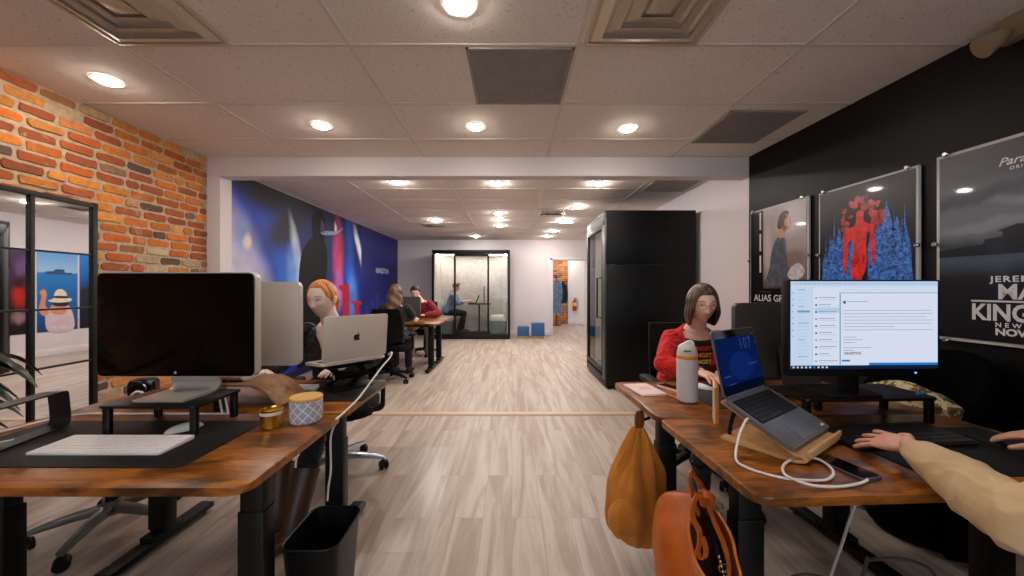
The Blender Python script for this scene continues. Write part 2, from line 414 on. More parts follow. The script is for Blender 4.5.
# brick wall: mortar bed with every brick laid in it (one mesh, colour kept per brick)
def brick_wall(name, x, y0, y1, z0, z1, axis='X', face=1, seed=3, pale=0.16):
    rnd = random.Random(seed); bm = bmesh.new(); cl = bm.loops.layers.float_color.new('brick')
    pal = [(206, 112, 38), (196, 98, 34), (214, 126, 44), (190, 96, 40), (222, 146, 66), (178, 92, 46), (206, 128, 72), (216, 136, 52), (166, 86, 48), (210, 122, 44)]
    odd = [(204, 176, 138), (164, 122, 92), (132, 100, 80), (212, 186, 150), (98, 80, 66), (190, 152, 112), (176, 116, 72)]
    H, L, MT = 0.0585, 0.190, 0.0150
    def quad(c8, col):
        vs = [bm.verts.new(p) for p in c8]
        for f in ((4, 5, 6, 7), (0, 1, 5, 4), (1, 2, 6, 5), (2, 3, 7, 6), (3, 0, 4, 7)):
            fc = bm.faces.new([vs[i] for i in f]); fc.smooth = False
            for lp in fc.loops: lp[cl] = col
    def pt(a, d, z): return (x + face * d, a, z) if axis == 'X' else (a, x + face * d, z)
    z = z0 + 0.004; row = 0
    while z + H * 0.5 < z1:
        zt = min(z + H, z1 - 0.002); a = y0 - (row % 2) * L * 0.5 - rnd.random() * 0.05
        while a < y1:
            ln = L * (1 + rnd.uniform(-.06, .06)) if rnd.random() > .14 else L * 0.5
            a0, a1 = max(a, y0 + .002), min(a + ln, y1 - .002)
            if a1 - a0 > 0.03:
                zn = (noise.noise(Vector((a * 0.9, z * 1.7, seed))) + 1) / 2
                p = pale * (2.4 if zn > .56 else .5)
                c = rnd.choice(odd) if rnd.random() < p else rnd.choice(pal)
                k = rnd.uniform(.86, 1.1); c = lin([min(255, q * k) for q in c])
                d = rnd.uniform(.004, .014); j = lambda s=.004: rnd.uniform(-s, s)
                wob = noise.noise(Vector((a * 1.3, row * .2, 5))) * 0.006
                # outline of ten points with chipped corners and uneven edges
                hh = zt - z; ch = rnd.uniform(.006, .016); q0 = []
                for (ux, uz) in ((0, .25), (0, .75), (ch / (a1 - a0), 1), (.35, 1), (.68, 1), (1 - ch / (a1 - a0), 1), (1, .72), (1, .28), (1 - ch / (a1 - a0), 0), (.65, 0), (.32, 0), (ch / (a1 - a0), 0)):
                    q0.append((min(max(a0 + ux * (a1 - a0) + j(.0035), y0), y1), min(max(z + uz * hh + wob + j(.0042), z0), z1)))
                cx, cz = (a0 + a1) / 2, (z + zt) / 2 + wob; n_ = len(q0); vb = [bm.verts.new(pt(p_[0], .0, p_[1])) for p_ in q0]
                vt = [bm.verts.new(pt(cx + (p_[0] - cx) * .955, d + j(.0018), cz + (p_[1] - cz) * .84)) for p_ in q0]
                fl = [bm.faces.new(vt)] + [bm.faces.new((vb[i_], vb[(i_ + 1) % n_], vt[(i_ + 1) % n_], vt[i_])) for i_ in range(n_)]
                for fc in fl:
                    for lp in fc.loops: lp[cl] = c
            a += ln + MT
        z += H + MT; row += 1
    n0 = len(bm.faces)
    mcol = lin((196, 172, 144))
    bp = [pt(y0, 0.002, z0), pt(y1, 0.002, z0), pt(y1, 0.002, z1), pt(y0, 0.002, z1)]; bk = [pt(y0, -0.12, z0), pt(y1, -0.12, z0), pt(y1, -0.12, z1), pt(y0, -0.12, z1)]
    quad([*bk, *bp], mcol)
    bmesh.ops.recalc_face_normals(bm, faces=bm.faces)
    me = bpy.data.meshes.new(name); bm.to_mesh(me); bm.free()
    if 'old_brick' not in MATS:
        t = NT('old_brick'); at = t.n('Attribute'); at.attribute_name = 'brick'; co = t.coord('Object')
        n1 = t.noise(co, 26, 6, .65); n2 = t.noise(co, 5, 5, .65, .6); n3 = t.noise(co, 120, 3)
        c = t.mix(t.ramp(n1, [(.3, (.8, .8, .8, 1)), (.62, (0, 0, 0, 1))]), at.outputs['Color'], t.mix(.5, at.outputs['Color'], lin((92, 48, 26))))
        c = t.mix(t.ramp(n2, [(.60, (0, 0, 0, 1)), (.70, (.75, .75, .75, 1))]), c, lin((190, 160, 126)))
        p = t.bsdf(**{'Base Color': c, 'Roughness': .85}); t.bump(p, t.math('ADD', n1, t.math('MULTIPLY', n3, .4)), .5, .006); MATS['old_brick'] = t.m
    me.materials.append(MATS['old_brick'])
    o = bpy.data.objects.new(name, me); COL.objects.link(o); return struct(o)
brick_wall('wall_left', -3.03, FL_Y0, 3.57, 0.0, 2.57)
brick_wall('wall_hall_brick', 12.78, 0.6, 1.975, 0.0, 2.57, 'Y', -1, 9, .1)
# ------------------------------------------------------------------ printed panels
def paint(name, base, blobs, warp=0.06, wscale=4.0, rough=0.35, coat=0.0, vw=1.0, asp=1.0, cloud=0.0):
    """printed picture: vertical ramp plus soft elliptical patches in UV, edges broken by noise"""
    t = NT(name); tc = t.n('TexCoord'); nz = t.n('TexNoise'); nz.inputs['Scale'].default_value = wscale; nz.inputs['Detail'].default_value = 4
    ma = t.n('Mapping'); ma.inputs['Scale'].default_value = (asp, 1, 1); t.l(tc.outputs['UV'], ma.inputs[0]); t.l(ma.outputs[0], nz.inputs['Vector'])
    w = t.n('VectorMath', operation='MULTIPLY_ADD'); t.l(nz.outputs['Color'], w.inputs[0]); w.inputs[1].default_value = (warp, warp * vw, 0); 
    s0 = t.n('VectorMath', operation='SUBTRACT'); t.l(tc.outputs['UV'], s0.inputs[0]); s0.inputs[1].default_value = (warp / 2, warp * vw / 2, 0); t.l(s0.outputs[0], w.inputs[2])
    sp = t.n('SeparateXYZ'); t.l(w.outputs[0], sp.inputs[0])
    c = t.ramp(sp.outputs[1], [(p, lin(k)) for p, k in base])
    for (u, v, ru, rv, ang, k, st) in blobs:
        mp = t.n('Mapping'); mp.vector_type = 'TEXTURE'; mp.inputs['Location'].default_value = (u, v, 0); mp.inputs['Rotation'].default_value = (0, 0, rad(ang)); mp.inputs['Scale'].default_value = (ru, rv, 1)
        t.l(w.outputs[0], mp.inputs[0]); s2 = t.n('VectorMath', operation='MULTIPLY'); t.l(mp.outputs[0], s2.inputs[0]); s2.inputs[1].default_value = (1, 1, 0)
        ln = t.n('VectorMath', operation='LENGTH'); t.l(s2.outputs[0], ln.inputs[0])
        mr = t.n('MapRange'); mr.interpolation_type = 'SMOOTHSTEP'; t.l(ln.outputs['Value'], mr.inputs[0])
        mr.inputs[1].default_value = 0.25; mr.inputs[2].default_value = 1.0; mr.inputs[3].default_value = st; mr.inputs[4].default_value = 0.0
        c = t.mix(mr.outputs[0], c, lin(k))
    if cloud: c = t.mix(cloud, c, t.ramp(nz.outputs['Fac'], [(.35, (.25, .25, .28, 1)), (.65, (1.6, 1.6, 1.6, 1))]), 'MULTIPLY')
    t.bsdf(**{'Base Color': c, 'Roughness': rough, 'Specular IOR Level': .35, 'Coat Weight': coat, 'Coat Roughness': 0.04}); MATS[name] = t.m; return t.m
def panel(mb_, w, h, th=0.006, m=0):
    """upright sheet in the XZ plane, front face at y=0 towards -Y, lower left at the origin, UV over the front"""
    uv = mb_.bm.loops.layers.uv.verify()
    vs, fs = mb_._add([(0, 0, 0), (w, 0, 0), (w, 0, h), (0, 0, h), (0, th, 0), (w, th, 0), (w, th, h), (0, th, h)],
                      [(0, 1, 2, 3), (5, 4, 7, 6), (0, 4, 5, 1), (1, 5, 6, 2), (2, 6, 7, 3), (3, 7, 4, 0)], m)
    for f in fs:
        for lp in f.loops: lp[uv].uv = (lp.vert.co.x / w, lp.vert.co.z / h)
    return mb_
def sil(mb_, pts, m, z=0.0008, smooth=True, sub=4):
    """printed shape on the front of a panel, points in metres"""
    p = [(q.x, q.y) for q in catmull([(a, b, 0) for a, b in pts], sub, True)] if smooth else pts
    mb_.flat(p, z, m, XZ)
# ------------------------------------------------------------------ mirror on the brick wall
MIRM = NT('mirror_glass'); MIRM.bsdf(**{'Base Color': (0.80, 0.81, 0.82, 1), 'Metallic': 1.0, 'Roughness': 0.015}); MIRM = MIRM.m
def mirror():
    y0, y1, z0, z1 = 1.505, 2.585, 0.02, 1.875
    t = thing('wall_mirror', 'large black-framed mirror divided like a factory window on the brick wall', 'mirror', (-2.965, (y0 + y1) / 2, z0), rad(2.4))
    w = y1 - y0; h = z1 - z0; mb = MB(); D = 0.022
    for y in (-w / 2 + .02, w / 2 - .02): mb.box((0.009, y, h / 2), (D, .032, h), .003)
    for z in (.02, h - .02): mb.box((0.009, 0, z), (D, w, .032), .003)
    mb.build('frame', BLK, t)
    mb = MB(); mb.box((0, 0, h / 2), (.008, w - .04, h - .04)); mb.build('mirror_glass', MIRM, t)
    for k in (1, 2):
        mb = MB(); mb.box((.012, -w / 2 + .02 + (w - .04) * k / 3, h / 2), (.016, .022, h - .05), .002); mb.build('mullion', BLK, t)
    for k in (1, 2, 3, 4):
        mb = MB(); mb.box((.010, 0, h * k / 5), (.014, w - .06, .012), .001); mb.build('glazing_bar', BLK, t)
mirror()
# ------------------------------------------------------------------ mural on the rear left wall
def mural():
    y0, y1 = 3.73, 9.74; W = y1 - y0; H = 2.46
    def u(y): return (y - y0) / W
    def v(z): return (z - 0.1) / H
    base = [(0, (24, 44, 150)), (0.4, (26, 60, 176)), (0.75, (16, 40, 128)), (1.0, (4, 8, 26))]
    bl = [(u(4.6), v(1.5), .10, .45, 0, (24, 84, 206), .95), (u(4.2), v(2.25), .06, .16, 20, (20, 66, 190), .95), (u(4.5), v(2.55), .16, .17, 0, (3, 5, 14), 1.0), (u(4.95), v(2.12), .075, .26, -25, (14, 16, 26), .95),
          (u(3.98), v(1.35), .125, .56, 8, (226, 220, 244), 1.0), (u(4.25), v(1.0), .10, .34, 0, (226, 220, 242), .95), (u(4.12), v(1.9), .035, .14, 0, (150, 170, 232), .8), (u(4.2), v(1.83), .017, .06, 0, (255, 232, 214), 1.0),
          (u(4.85), v(1.15), .06, .3, 0, (40, 120, 226), .9), (u(5.19), v(1.72), .022, .30, 6, (228, 238, 252), 1.0), (u(5.10), v(1.5), .04, .25, 0, (120, 168, 236), .8), (u(5.12), v(.9), .05, .3, 0, (60, 130, 226), .8),
          (u(6.0), v(1.5), .05, .6, 0, (36, 48, 92), .9), (u(6.42), v(1.75), .045, .42, 0, (206, 66, 110), 1.0), (u(6.45), v(1.25), .035, .22, 0, (196, 110, 190), .9), (u(6.32), v(2.34), .011, .055, 0, (255, 230, 206), 1.0),
          (u(6.85), v(1.75), .045, .5, 0, (30, 96, 216), .95), (u(7.0), v(1.1), .05, .3, 0, (90, 150, 236), .8), (u(7.30), v(2.05), .030, .24, 12, (232, 238, 250), 1.0)]
    art = paint('mural_print', base, bl, .045, 3.2, .5, vw=2.4, asp=2.44, cloud=.55)
    navy = M('mural_navy', (18, 26, 112), .5, var=.03); dark = M('mural_shadow_ink', (7, 7, 11), .5, spec=.2, var=.2, vscale=3); red = M('mural_red_ink', (186, 14, 44), .5)
    wht = M('mural_white_ink', (206, 212, 232), .5); dk2 = M('mural_face_ink', (60, 54, 84), .5); glow = M('mural_pale_ink', (150, 160, 200), .5); nv2 = M('mural_navy_pattern', (34, 48, 138), .5)
    mb = MB(); panel(mb, W, H, .006)
    f = lambda y, z: (y - y0, z - .1)
    sil(mb, [f(7.39, .1), f(9.74, .1), f(9.74, 2.56), f(7.39, 2.56)], 1, .0006, False)
    # cloaked dark figure seen from the side
    sil(mb, [f(5.20, .1), f(5.24, .8), f(5.22, 1.4), f(5.30, 1.78), f(5.46, 1.98), f(5.58, 2.06), f(5.56, 2.26), f(5.62, 2.44), f(5.78, 2.5), f(5.93, 2.43), f(5.98, 2.28), f(5.95, 2.14), f(5.93, 2.05), f(6.0, 1.94), f(6.03, 1.7), f(5.98, 1.2), f(6.02, .6), f(6.05, .1)], 2, .001)
    sil(mb, [f(5.84, 2.38), f(5.94, 2.30), f(5.92, 2.18), f(5.82, 2.2)], 4, .0014)
    sil(mb, [f(5.86, 2.20), f(6.34, 2.27), f(6.60, 2.38), f(6.36, 2.22), f(5.9, 2.14)], 5, .0014)
    for i in range(7):                                                   # tone on tone pattern along the navy part
        yy = 7.6 + i * .3; sil(mb, [f(yy, .1), f(yy, .9 + .25 * ((i * 37) % 5) / 4), f(yy + .16, .9 + .25 * ((i * 37) % 5) / 4), f(yy + .16, .1)], 6, .001, False)
    # red serif letters
    sil(mb, [f(6.58, .1), f(6.58, 1.20), f(6.44, 1.25), f(6.44, 1.32), f(6.84, 1.34), f(6.84, .1)], 3, .0018, False)
    sil(mb, [f(6.92, .98), f(7.02, .98), f(7.06, .9), f(7.18, .1), f(7.42, .1), f(7.26, .92), f(7.40, .92), f(7.40, 1.0), f(6.92, 1.02)], 3, .0018, False)
    sil(mb, [f(6.10, .1), f(6.10, .62), f(6.18, .74), f(6.30, .78), f(6.36, .7), f(6.36, .1)], 3, .0018, False)
    mb.mesh(text_mesh('KINGSTON', .165, 0, .003), 7, XZ @ T(8.18 - y0, 1.62 - .1, .0018))
    o = mb.build('wall_mural', [art, navy, dark, red, dk2, glow, nv2, wht], None, (-3.094, y0, .1), recalc=False); o.rotation_euler = (0, 0, PI / 2)
    tag(o, 'blue and pink printed mural of a cloaked dark figure with red letters', 'mural')
mural()
# ------------------------------------------------------------------ posters
def clips(root, w, h, fr):
    for (x, z) in ((.05, h), (w - .05, h), (0, h * .52), (w, h * .52), (.05, 0), (w - .05, 0)):
        mb = MB(); mb.lathe([(0, 0), (.013, 0), (.013, .012), (.009, .017), (0, .017)], 12, 0, T(x, 0, z) @ RX(90)); mb.build('standoff_clip', CHROME, root)
def wall_pt(y): return (xw(y) - .030, y)
def poster_root(label, y_far, h, z0, group=None):
    x, y = wall_pt(y_far); return thing('framed_poster', label, 'poster', (x, y, z0), -PI / 2 + math.atan(AR), group)
FRM = M('poster_white_edge', (190, 188, 186), .35)
def backing(t, w, h):
    mb = MB(); mb.box((w / 2, .014, h / 2), (w, .018, h), .002)
    mb.build('backing_panel', FRM, t)
def posters():
    gl = dict(rough=.3, coat=.28)
    w, h = .655, .985
    # 1: seated woman in profile
    t = poster_root('smallest-looking poster, a woman in grey seated in profile, beside the white wall', 3.515, h, 1.02)
    art = paint('poster_interior_print', [(0, (24, 18, 15)), (.22, (40, 30, 24)), (.34, (120, 100, 88)), (.6, (158, 146, 142)), (1, (176, 166, 164))],
                [(.75, .85, .35, .2, 0, (196, 188, 190), .8), (.8, .5, .3, .12, 0, (120, 96, 84), .7), (.62, .3, .2, .05, 0, (214, 204, 200), .8), (.35, .6, .1, .4, 0, (196, 186, 184), .6)], .05, 6, **gl)
    dk = M('poster_black_ink', (14, 12, 12), .25, coat=.25); gr = M('poster_dress_ink', (84, 88, 98), .25, coat=.25, var=.3, vscale=20); skin = M('poster_skin_ink', (196, 146, 116), .25, coat=.25); hair = M('poster_hair_ink', (62, 38, 26), .25, coat=.25); wh = M('poster_white_ink', (206, 204, 204), .25, coat=.25); lg = M('poster_linen_ink', (196, 190, 190), .25, coat=.25, var=.2, vscale=30)
    backing(t, w, h); mb = MB(); panel(mb, w - .03, h - .03, .004)
    S = lambda pts, m, z=.001, sm=True: sil(mb, pts, m, z, sm)
    S([(0, 0), (.16, 0), (.16, .955), (0, .955)], 1, .0006, False)
    for k in range(3): S([(.115, .38 + k * .2), (.135, .38 + k * .2), (.135, .54 + k * .2), (.115, .54 + k * .2)], 5, .0009, False)
    S([(.19, .25), (.24, .42), (.26, .55), (.31, .66), (.37, .70), (.42, .64), (.43, .52), (.46, .40), (.56, .36), (.54, .30), (.42, .27)], 2)
    S([(.34, .68), (.345, .76), (.40, .79), (.43, .76), (.41, .70), (.40, .67)], 3, .0014)
    S([(.385, .73), (.40, .84), (.455, .855), (.475, .80), (.462, .745), (.43, .735)], 3, .0014)
    S([(.33, .80), (.36, .875), (.42, .90), (.455, .875), (.44, .84), (.41, .82), (.40, .77), (.37, .75), (.335, .76)], 4, .0018)
    S([(.44, .34), (.47, .40), (.55, .44), (.61, .38), (.58, .32), (.5, .30)], 6, .0014)
    S([(.0, 0), (.625, 0), (.625, .23), (.0, .23)], 1, .0008, False)
    mb.mesh(text_mesh('ALIAS GRACE', .085, 0, .001), 5, XZ @ T(.045, .115, .0016)); mb.mesh(text_mesh('- - - - - - - - - -', .022, 0, 0), 5, XZ @ T(.13, .195, .0016))
    o = mb.build('print', [art, dk, gr, skin, hair, wh, lg], t, (.015, 0, .015), recalc=False); clips(t, w, h, FRM)
    # 2: red figure before blue towers
    w, h = .655, .985
    t = poster_root('middle poster on the black wall, a red figure among blue towers', 2.77, h, 1.01)
    art = paint('poster_night_print', [(0, (8, 8, 16)), (.3, (10, 12, 30)), (.7, (18, 16, 18)), (1, (30, 26, 22))], [(.5, .55, .3, .4, 0, (18, 24, 60), .7), (.5, .86, .3, .1, 0, (70, 22, 14), .7)], .08, 5, **gl)
    def mott(n, a, b, sc):
        if n in MATS: return MATS[n]
        tt = NT(n); f = tt.noise(tt.coord('Object'), sc, 5, .7, 1.0); c = tt.ramp(f, [(.36, lin(a)), (.62, lin(b))]); tt.bsdf(**{'Base Color': c, 'Roughness': .25, 'Coat Weight': .25, 'Coat Roughness': .04}); MATS[n] = tt.m; return tt.m
    blu = mott('poster_blue_ink', (8, 20, 60), (84, 156, 255), 48); red = mott('poster_red_ink', (190, 20, 12), (255, 56, 34), 16); red2 = mott('poster_red_smoke_ink', (90, 14, 12), (230, 44, 28), 22)
    backing(t, w, h); mb = MB(); panel(mb, w - .03, h - .03, .004)
    def tower(cx, wd, top, z0):
        S([(cx - wd / 2, z0), (cx - wd / 2, top * .78), (cx - wd * .62, top * .80), (cx, top), (cx + wd * .62, top * .80), (cx + wd / 2, top * .78), (cx + wd / 2, z0)], 1, .0008, False)
    rr = random.Random(5)
    for (cx, wd, tp) in ((.05, .05, .52), (.10, .06, .62), (.155, .05, .68), (.205, .045, .72), (.42, .05, .70), (.47, .06, .80), (.53, .055, .70), (.58, .045, .62), (.25, .05, .60), (.38, .05, .62)):
        tower(cx, wd, tp, .10)
    S([(.02, .08), (.04, .42), (.14, .46), (.24, .40), (.22, .10)], 1, .0009); S([(.40, .06), (.40, .40), (.50, .44), (.60, .42), (.6, .12)], 1, .0009)
    # smoke wreath and figure
    for k in range(46):
        an = rr.uniform(-.5, 3.6); rd = rr.uniform(.085, .165); cx, cz = .305 + rd * math.cos(an) * .9, .70 + rd * math.sin(an); s_ = rr.uniform(.010, .026); n_ = 7
        S([(cx + s_ * rr.uniform(.5, 1.3) * math.cos(2 * PI * i / n_), cz + s_ * rr.uniform(.5, 1.3) * math.sin(2 * PI * i / n_)) for i in range(n_)], 3, .0012 + k * 1e-6)
    for k in range(26):
        cx, cz = rr.choice((rr.uniform(.02, .24), rr.uniform(.40, .61))), rr.uniform(.38, .66); wd = rr.uniform(.006, .012); tower(cx, wd, cz + rr.uniform(.05, .14), cz - .1)
    S([(.275, .70), (.28, .76), (.305, .775), (.33, .755), (.33, .70), (.37, .67), (.40, .655), (.385, .62), (.355, .615), (.345, .54), (.35, .46), (.345, .38), (.315, .30), (.33, .24), (.345, .15), (.30, .10), (.27, .22), (.245, .34), (.245, .44), (.26, .52), (.25, .58), (.205, .56), (.18, .60), (.21, .655), (.26, .67)], 2, .0016)
    S([(.19, .57), (.22, .57), (.215, .44), (.195, .34), (.185, .36)], 2, .0014); S([(.37, .62), (.395, .62), (.405, .48), (.395, .40), (.38, .44)], 2, .0014)
    S([(.15, .08), (.16, .18), (.21, .22), (.23, .14), (.2, .06)], 2, .0014)
    mb.build('print', [art, blu, red, red2], t, (.015, 0, .015), recalc=False); clips(t, w, h, FRM)
    # 3: lake and dark sky with white capitals
    w, h = .686, 1.02
    t = poster_root('largest poster, grey storm clouds over a low building with white block capitals', 2.03, h, .985)
    art = paint('poster_storm_print', [(0, (16, 16, 18)), (.30, (20, 20, 22)), (.335, (28, 29, 32)), (.42, (70, 82, 96)), (.50, (54, 62, 72)), (.58, (112, 118, 126)), (.78, (86, 90, 98)), (1, (62, 64, 70))],
                [(.2, .75, .5, .06, 8, (58, 61, 68), .9), (.7, .68, .5, .05, -6, (140, 145, 152), .8), (.4, .9, .5, .08, 4, (66, 68, 74), .7), (.8, .82, .3, .05, 0, (50, 52, 58), .7), (.3, .6, .4, .04, 3, (136, 142, 150), .7)], .09, 5, **gl)
    dkk = M('poster_shore_ink', (26, 26, 29), .25, coat=.25); cap = M('poster_capital_ink', (214, 212, 212), .25, coat=.25)
    backing(t, w, h); mb = MB(); panel(mb, w - .035, h - .035, .004)
    S([(0, .435), (0, .475), (.06, .48), (.18, .49), (.19, .515), (.25, .52), (.25, .545), (.23, .55), (.30, .575), (.34, .57), (.33, .55), (.34, .52), (.44, .515), (.651, .50), (.651, .435)], 1, .0008, False)
    Tm = lambda x, y: XZ @ T(x, y, .0016)
    mb.mesh(text_mesh('Paramount+', .054, 0, .0006, shear=.35), 2, Tm(.235, .865)); mb.mesh(text_mesh('ORIGINAL', .022, 0, .0005, spacing=1.3), 2, Tm(.275, .838))
    mb.mesh(text_mesh('JEREMY', .040, 0, .0012, sx=1.15, spacing=1.2), 2, Tm(.208, .298))
    mb.mesh(text_mesh('MAYOR OF', .102, 0, .0026, sx=.92), 2, Tm(.232, .215))
    S([(.135, .197), (.62, .197), (.62, .206), (.135, .206)], 2, .0016, False)
    mb.mesh(text_mesh('KINGSTOWN', .112, 0, .0036, sx=.78), 2, Tm(.135, .108))
    mb.mesh(text_mesh('NEW SEASON', .030, 0, .0008, spacing=1.7), 2, Tm(.225, .076)); mb.mesh(text_mesh('NOVEMBER', .046, 0, .0018, sx=1.05), 2, Tm(.225, .036))
    mb.build('print', [art, dkk, cap], t, (.0175, 0, .0175), recalc=False); clips(t, w, h, FRM)
    # banners on the rear right wall that the mirror shows
    cm = dict(rough=.35)
    def banner(label, y_far, w, z0, h, mat_list, shapes):
        tt = thing('wall_banner', label, 'poster', (2.352, y_far, z0), -PI / 2); mb = MB(); panel(mb, w, h, .008)
        for a in shapes: sil(mb, [(w - q[0], q[1]) for q in a[0]], *a[1:])
        mb.build('print', mat_list, tt, recalc=False)
    sea = paint('banner_sea_print', [(0, (30, 60, 110)), (.3, (24, 92, 160)), (.72, (40, 120, 190)), (.74, (150, 190, 220)), (1, (96, 160, 220))], [(.5, .74, .5, .02, 0, (180, 200, 210), .6)], .03, 6, **cm)
    hat = M('banner_hat_ink', (228, 212, 186), .4); band = M('banner_dark_ink', (40, 36, 40), .4); sk = M('banner_skin_ink', (206, 140, 104), .4); sh = M('banner_shirt_ink', (206, 186, 190), .4); boat = M('banner_boat_ink', (44, 70, 110), .4)
    banner('tall seaside banner of a person in a straw hat, reflected in the mirror', 7.70, .66, .45, 1.52, [sea, hat, band, sk, sh, boat],
           [([(.12, 1.08), (.12, 1.13), (.25, 1.14), (.28, 1.18), (.42, 1.18), (.44, 1.12), (.56, 1.12), (.56, 1.08)], 5, .001, False), ([(.12, .28), (.16, .42), (.30, .5), (.46, .5), (.56, .36), (.58, 0), (.18, 0)], 4, .001),
            ([(.20, .36), (.22, .50), (.38, .52), (.48, .44), (.4, .3)], 3, .0014), ([(.02, .42), (.06, .66), (.03, .74), (.10, .80), (.14, .7), (.12, .5), (.18, .36), (.1, .3)], 3, .0012), ([(.24, .5), (.28, .6), (.46, .62), (.5, .5), (.4, .46)], 2, .0018),
            ([(.16, .58), (.24, .62), (.28, .76), (.38, .8), (.46, .72), (.48, .64), (.56, .6), (.5, .55), (.3, .54)], 1, .0022), ([(.265, .63), (.27, .67), (.47, .66), (.48, .62)], 2, .0026)])
    dkb = paint('banner_blue_print', [(0, (20, 22, 30)), (.5, (26, 34, 52)), (.62, (30, 80, 150)), (1, (50, 130, 210))], [(.5, .4, .4, .3, 0, (44, 50, 60), .8)], .1, 4, **cm)
    banner('blue and black banner on the white rear wall, beside the seaside banner', 8.42, .68, .45, 1.52, [dkb], [])
    mask = paint('banner_red_print', [(0, (30, 16, 24)), (.5, (60, 24, 40)), (1, (70, 50, 90))], [(.5, .45, .35, .2, 0, (190, 40, 36), .9), (.5, .6, .2, .1, 0, (30, 20, 26), .9), (.4, .8, .4, .15, 0, (110, 84, 130), .7), (.5, .2, .4, .1, 0, (170, 130, 130), .7)], .12, 5, **cm)
    banner('red and purple banner between the phone booth and the seaside banner', 6.99, .42, .45, 1.5, [mask], [])
posters()
# ------------------------------------------------------------------ ceiling fittings
LENS = EM('lamp_lens', (255, 243, 228), 1.0); LENS.node_tree.nodes['Emission'].inputs[1].default_value = 60.0
LENSR = EM('lamp_lens_rear', (255, 247, 242), 1.0); LENSR.node_tree.nodes['Emission'].inputs[1].default_value = 112.0
def downlight_proto(lens, k=1.0):
    t = thing('ceiling_downlight', 'x', 'ceiling light', (0, 0, 0))
    mb = MB(); mb.lathe([(.058, 0), (.060, -.006), (.074, -.006), (.078, -.001), (.078, 0)], 28); mb.build('trim_ring', M('lamp_trim_white', (232, 230, 228), .85, spec=.1, var=.01), t)
    mb = MB(); mb.lathe([(0, -.020 * k), (.030, -.0185 * k), (.048, -.014 * k), (.056, -.006 * k), (.056, -.003)], 28); mb.build('lens', lens, t)
    return t
def downlights():
    front = [(-.24, 1.642, 'round downlight near the middle of the front ceiling, by the square mesh grille'), (-2.53, 2.25, 'round downlight above the brick wall'),
             (-1.52, 2.87, 'round downlight before the bulkhead, between the brick wall and the mesh grille'), (-.29, 2.89, 'round downlight straight before the bulkhead, below the square mesh grille'), (.94, 2.925, 'round downlight before the bulkhead, beside the grey return grille'),
             (-1.5, 1.0, 'added unseen downlight above the left near desk'), (1.1, .98, 'added unseen downlight above the right near desk')]  # desk pair added out of view to light the desk tops
    rear = [(-1.41, 4.41, 'rear-room downlight nearest the mural, first row past the bulkhead'), (-.17, 4.46, 'rear-room downlight in the middle, first row past the bulkhead'), (1.08, 4.46, 'rear-room downlight next to the black phone booth, first row past the bulkhead'),
            (-1.47, 6.88, 'rear-room downlight beside the small left air diffuser'), (-.24, 6.24, 'first of the three rear-room downlights in a line along the middle'), (-.25, 6.83, 'second of the three rear-room downlights in a line along the middle'), (-.26, 7.49, 'third of the three rear-room downlights in a line along the middle'),
            (1.04, 5.74, 'rear-room downlight to the booth side of the right air diffuser'), (.98, 7.0, 'rear-room downlight beside the hanging emergency lamp'), (.94, 8.2, 'rear-room downlight before the doorway, second from the back wall'), (.88, 9.0, 'rear-room downlight closest to the doorway'),
            (-.9, 9.0, 'rear-room downlight just in front of the glass meeting booth'), (1.5, 11.0, 'hall ceiling downlight nearer the doorway'), (1.9, 12.2, 'added unseen hall downlight nearer the far brick wall')]  # second hall lamp is an unseen addition that brightens the hall
    a = downlight_proto(LENS); first = True
    for x, y, lb in front:
        if first: a.location = (x, y, ZC - .003); a['label'] = lb; a['group'] = 'front room downlights'; first = False
        else: dup(a, (x, y, ZC - .003), 0, lb)
    b = downlight_proto(LENSR, 1.3); first = True
    for x, y, lb in rear:
        if first: b.location = (x, y, ZC - .003); b['label'] = lb; b['group'] = 'rear room downlights'; first = False
        else: dup(b, (x, y, ZC - .003), 0, lb)
downlights()
VENTM = M('diffuser_enamel', (196, 178, 152), .45, var=.02)
def diffuser(label, x, y, s, dark=False, group=None, mat=None):
    t = thing('air_diffuser', label, 'ceiling vent', (x, y, ZC - .004), 0, group)
    mm = mat or VENTM
    mb = MB(); fl = .02 if not dark else .03
    for k, (a, b) in enumerate(((s / 2, s / 2 - fl),)):
        for sx, sy, w, h in ((0, 1, 2 * a, a - b), (0, -1, 2 * a, a - b), (1, 0, a - b, 2 * b), (-1, 0, a - b, 2 * b)):
            mb.box((sx * (a + b) / 2, sy * (a + b) / 2, -.003), (w, h, .008), .002)
    mb.build('rim', mm, t)
    mb = MB(); mb.box((0, 0, .01), (s - .05, s - .05, .006)); mb.build('backing', M('vent_dark', (30, 26, 22), .8) , t)
    n = 4
    for k in range(n):
        mb = MB(); a = s / 2 * (1 - .24 * k) - .028; b = a - s * .085
        z1, z0 = -.004, -.024
        if b < .03:
            mb.box((0, 0, -.018), (2 * a, 2 * a, .008), .003)
        else:
            o4 = [(a, a), (-a, a), (-a, -a), (a, -a)]; i4 = [(b, b), (-b, b), (-b, -b), (b, -b)]
            th = .003
            v = [(p[0], p[1], z1) for p in o4] + [(p[0], p[1], z0) for p in i4] + [(p[0], p[1], z1 + th) for p in o4] + [(p[0], p[1], z0 + th) for p in i4]
            f = []
            for i in range(4):
                j = (i + 1) % 4; f += [(i, j, 4 + j, 4 + i), (8 + i, 12 + i, 12 + j, 8 + j), (i, 8 + i, 8 + j, j), (4 + i, 4 + j, 12 + j, 12 + i)]
            mb._add(v, f)
        mb.build('louvre', mm, t)
diffuser('large cream square air diffuser in the ceiling on the brick side', -1.79, 1.62, .6)
diffuser('large cream square air diffuser in the ceiling towards the black wall', .68, 1.62, .6)
dvm = M('rear_diffuser_enamel', (176, 168, 158), .5)
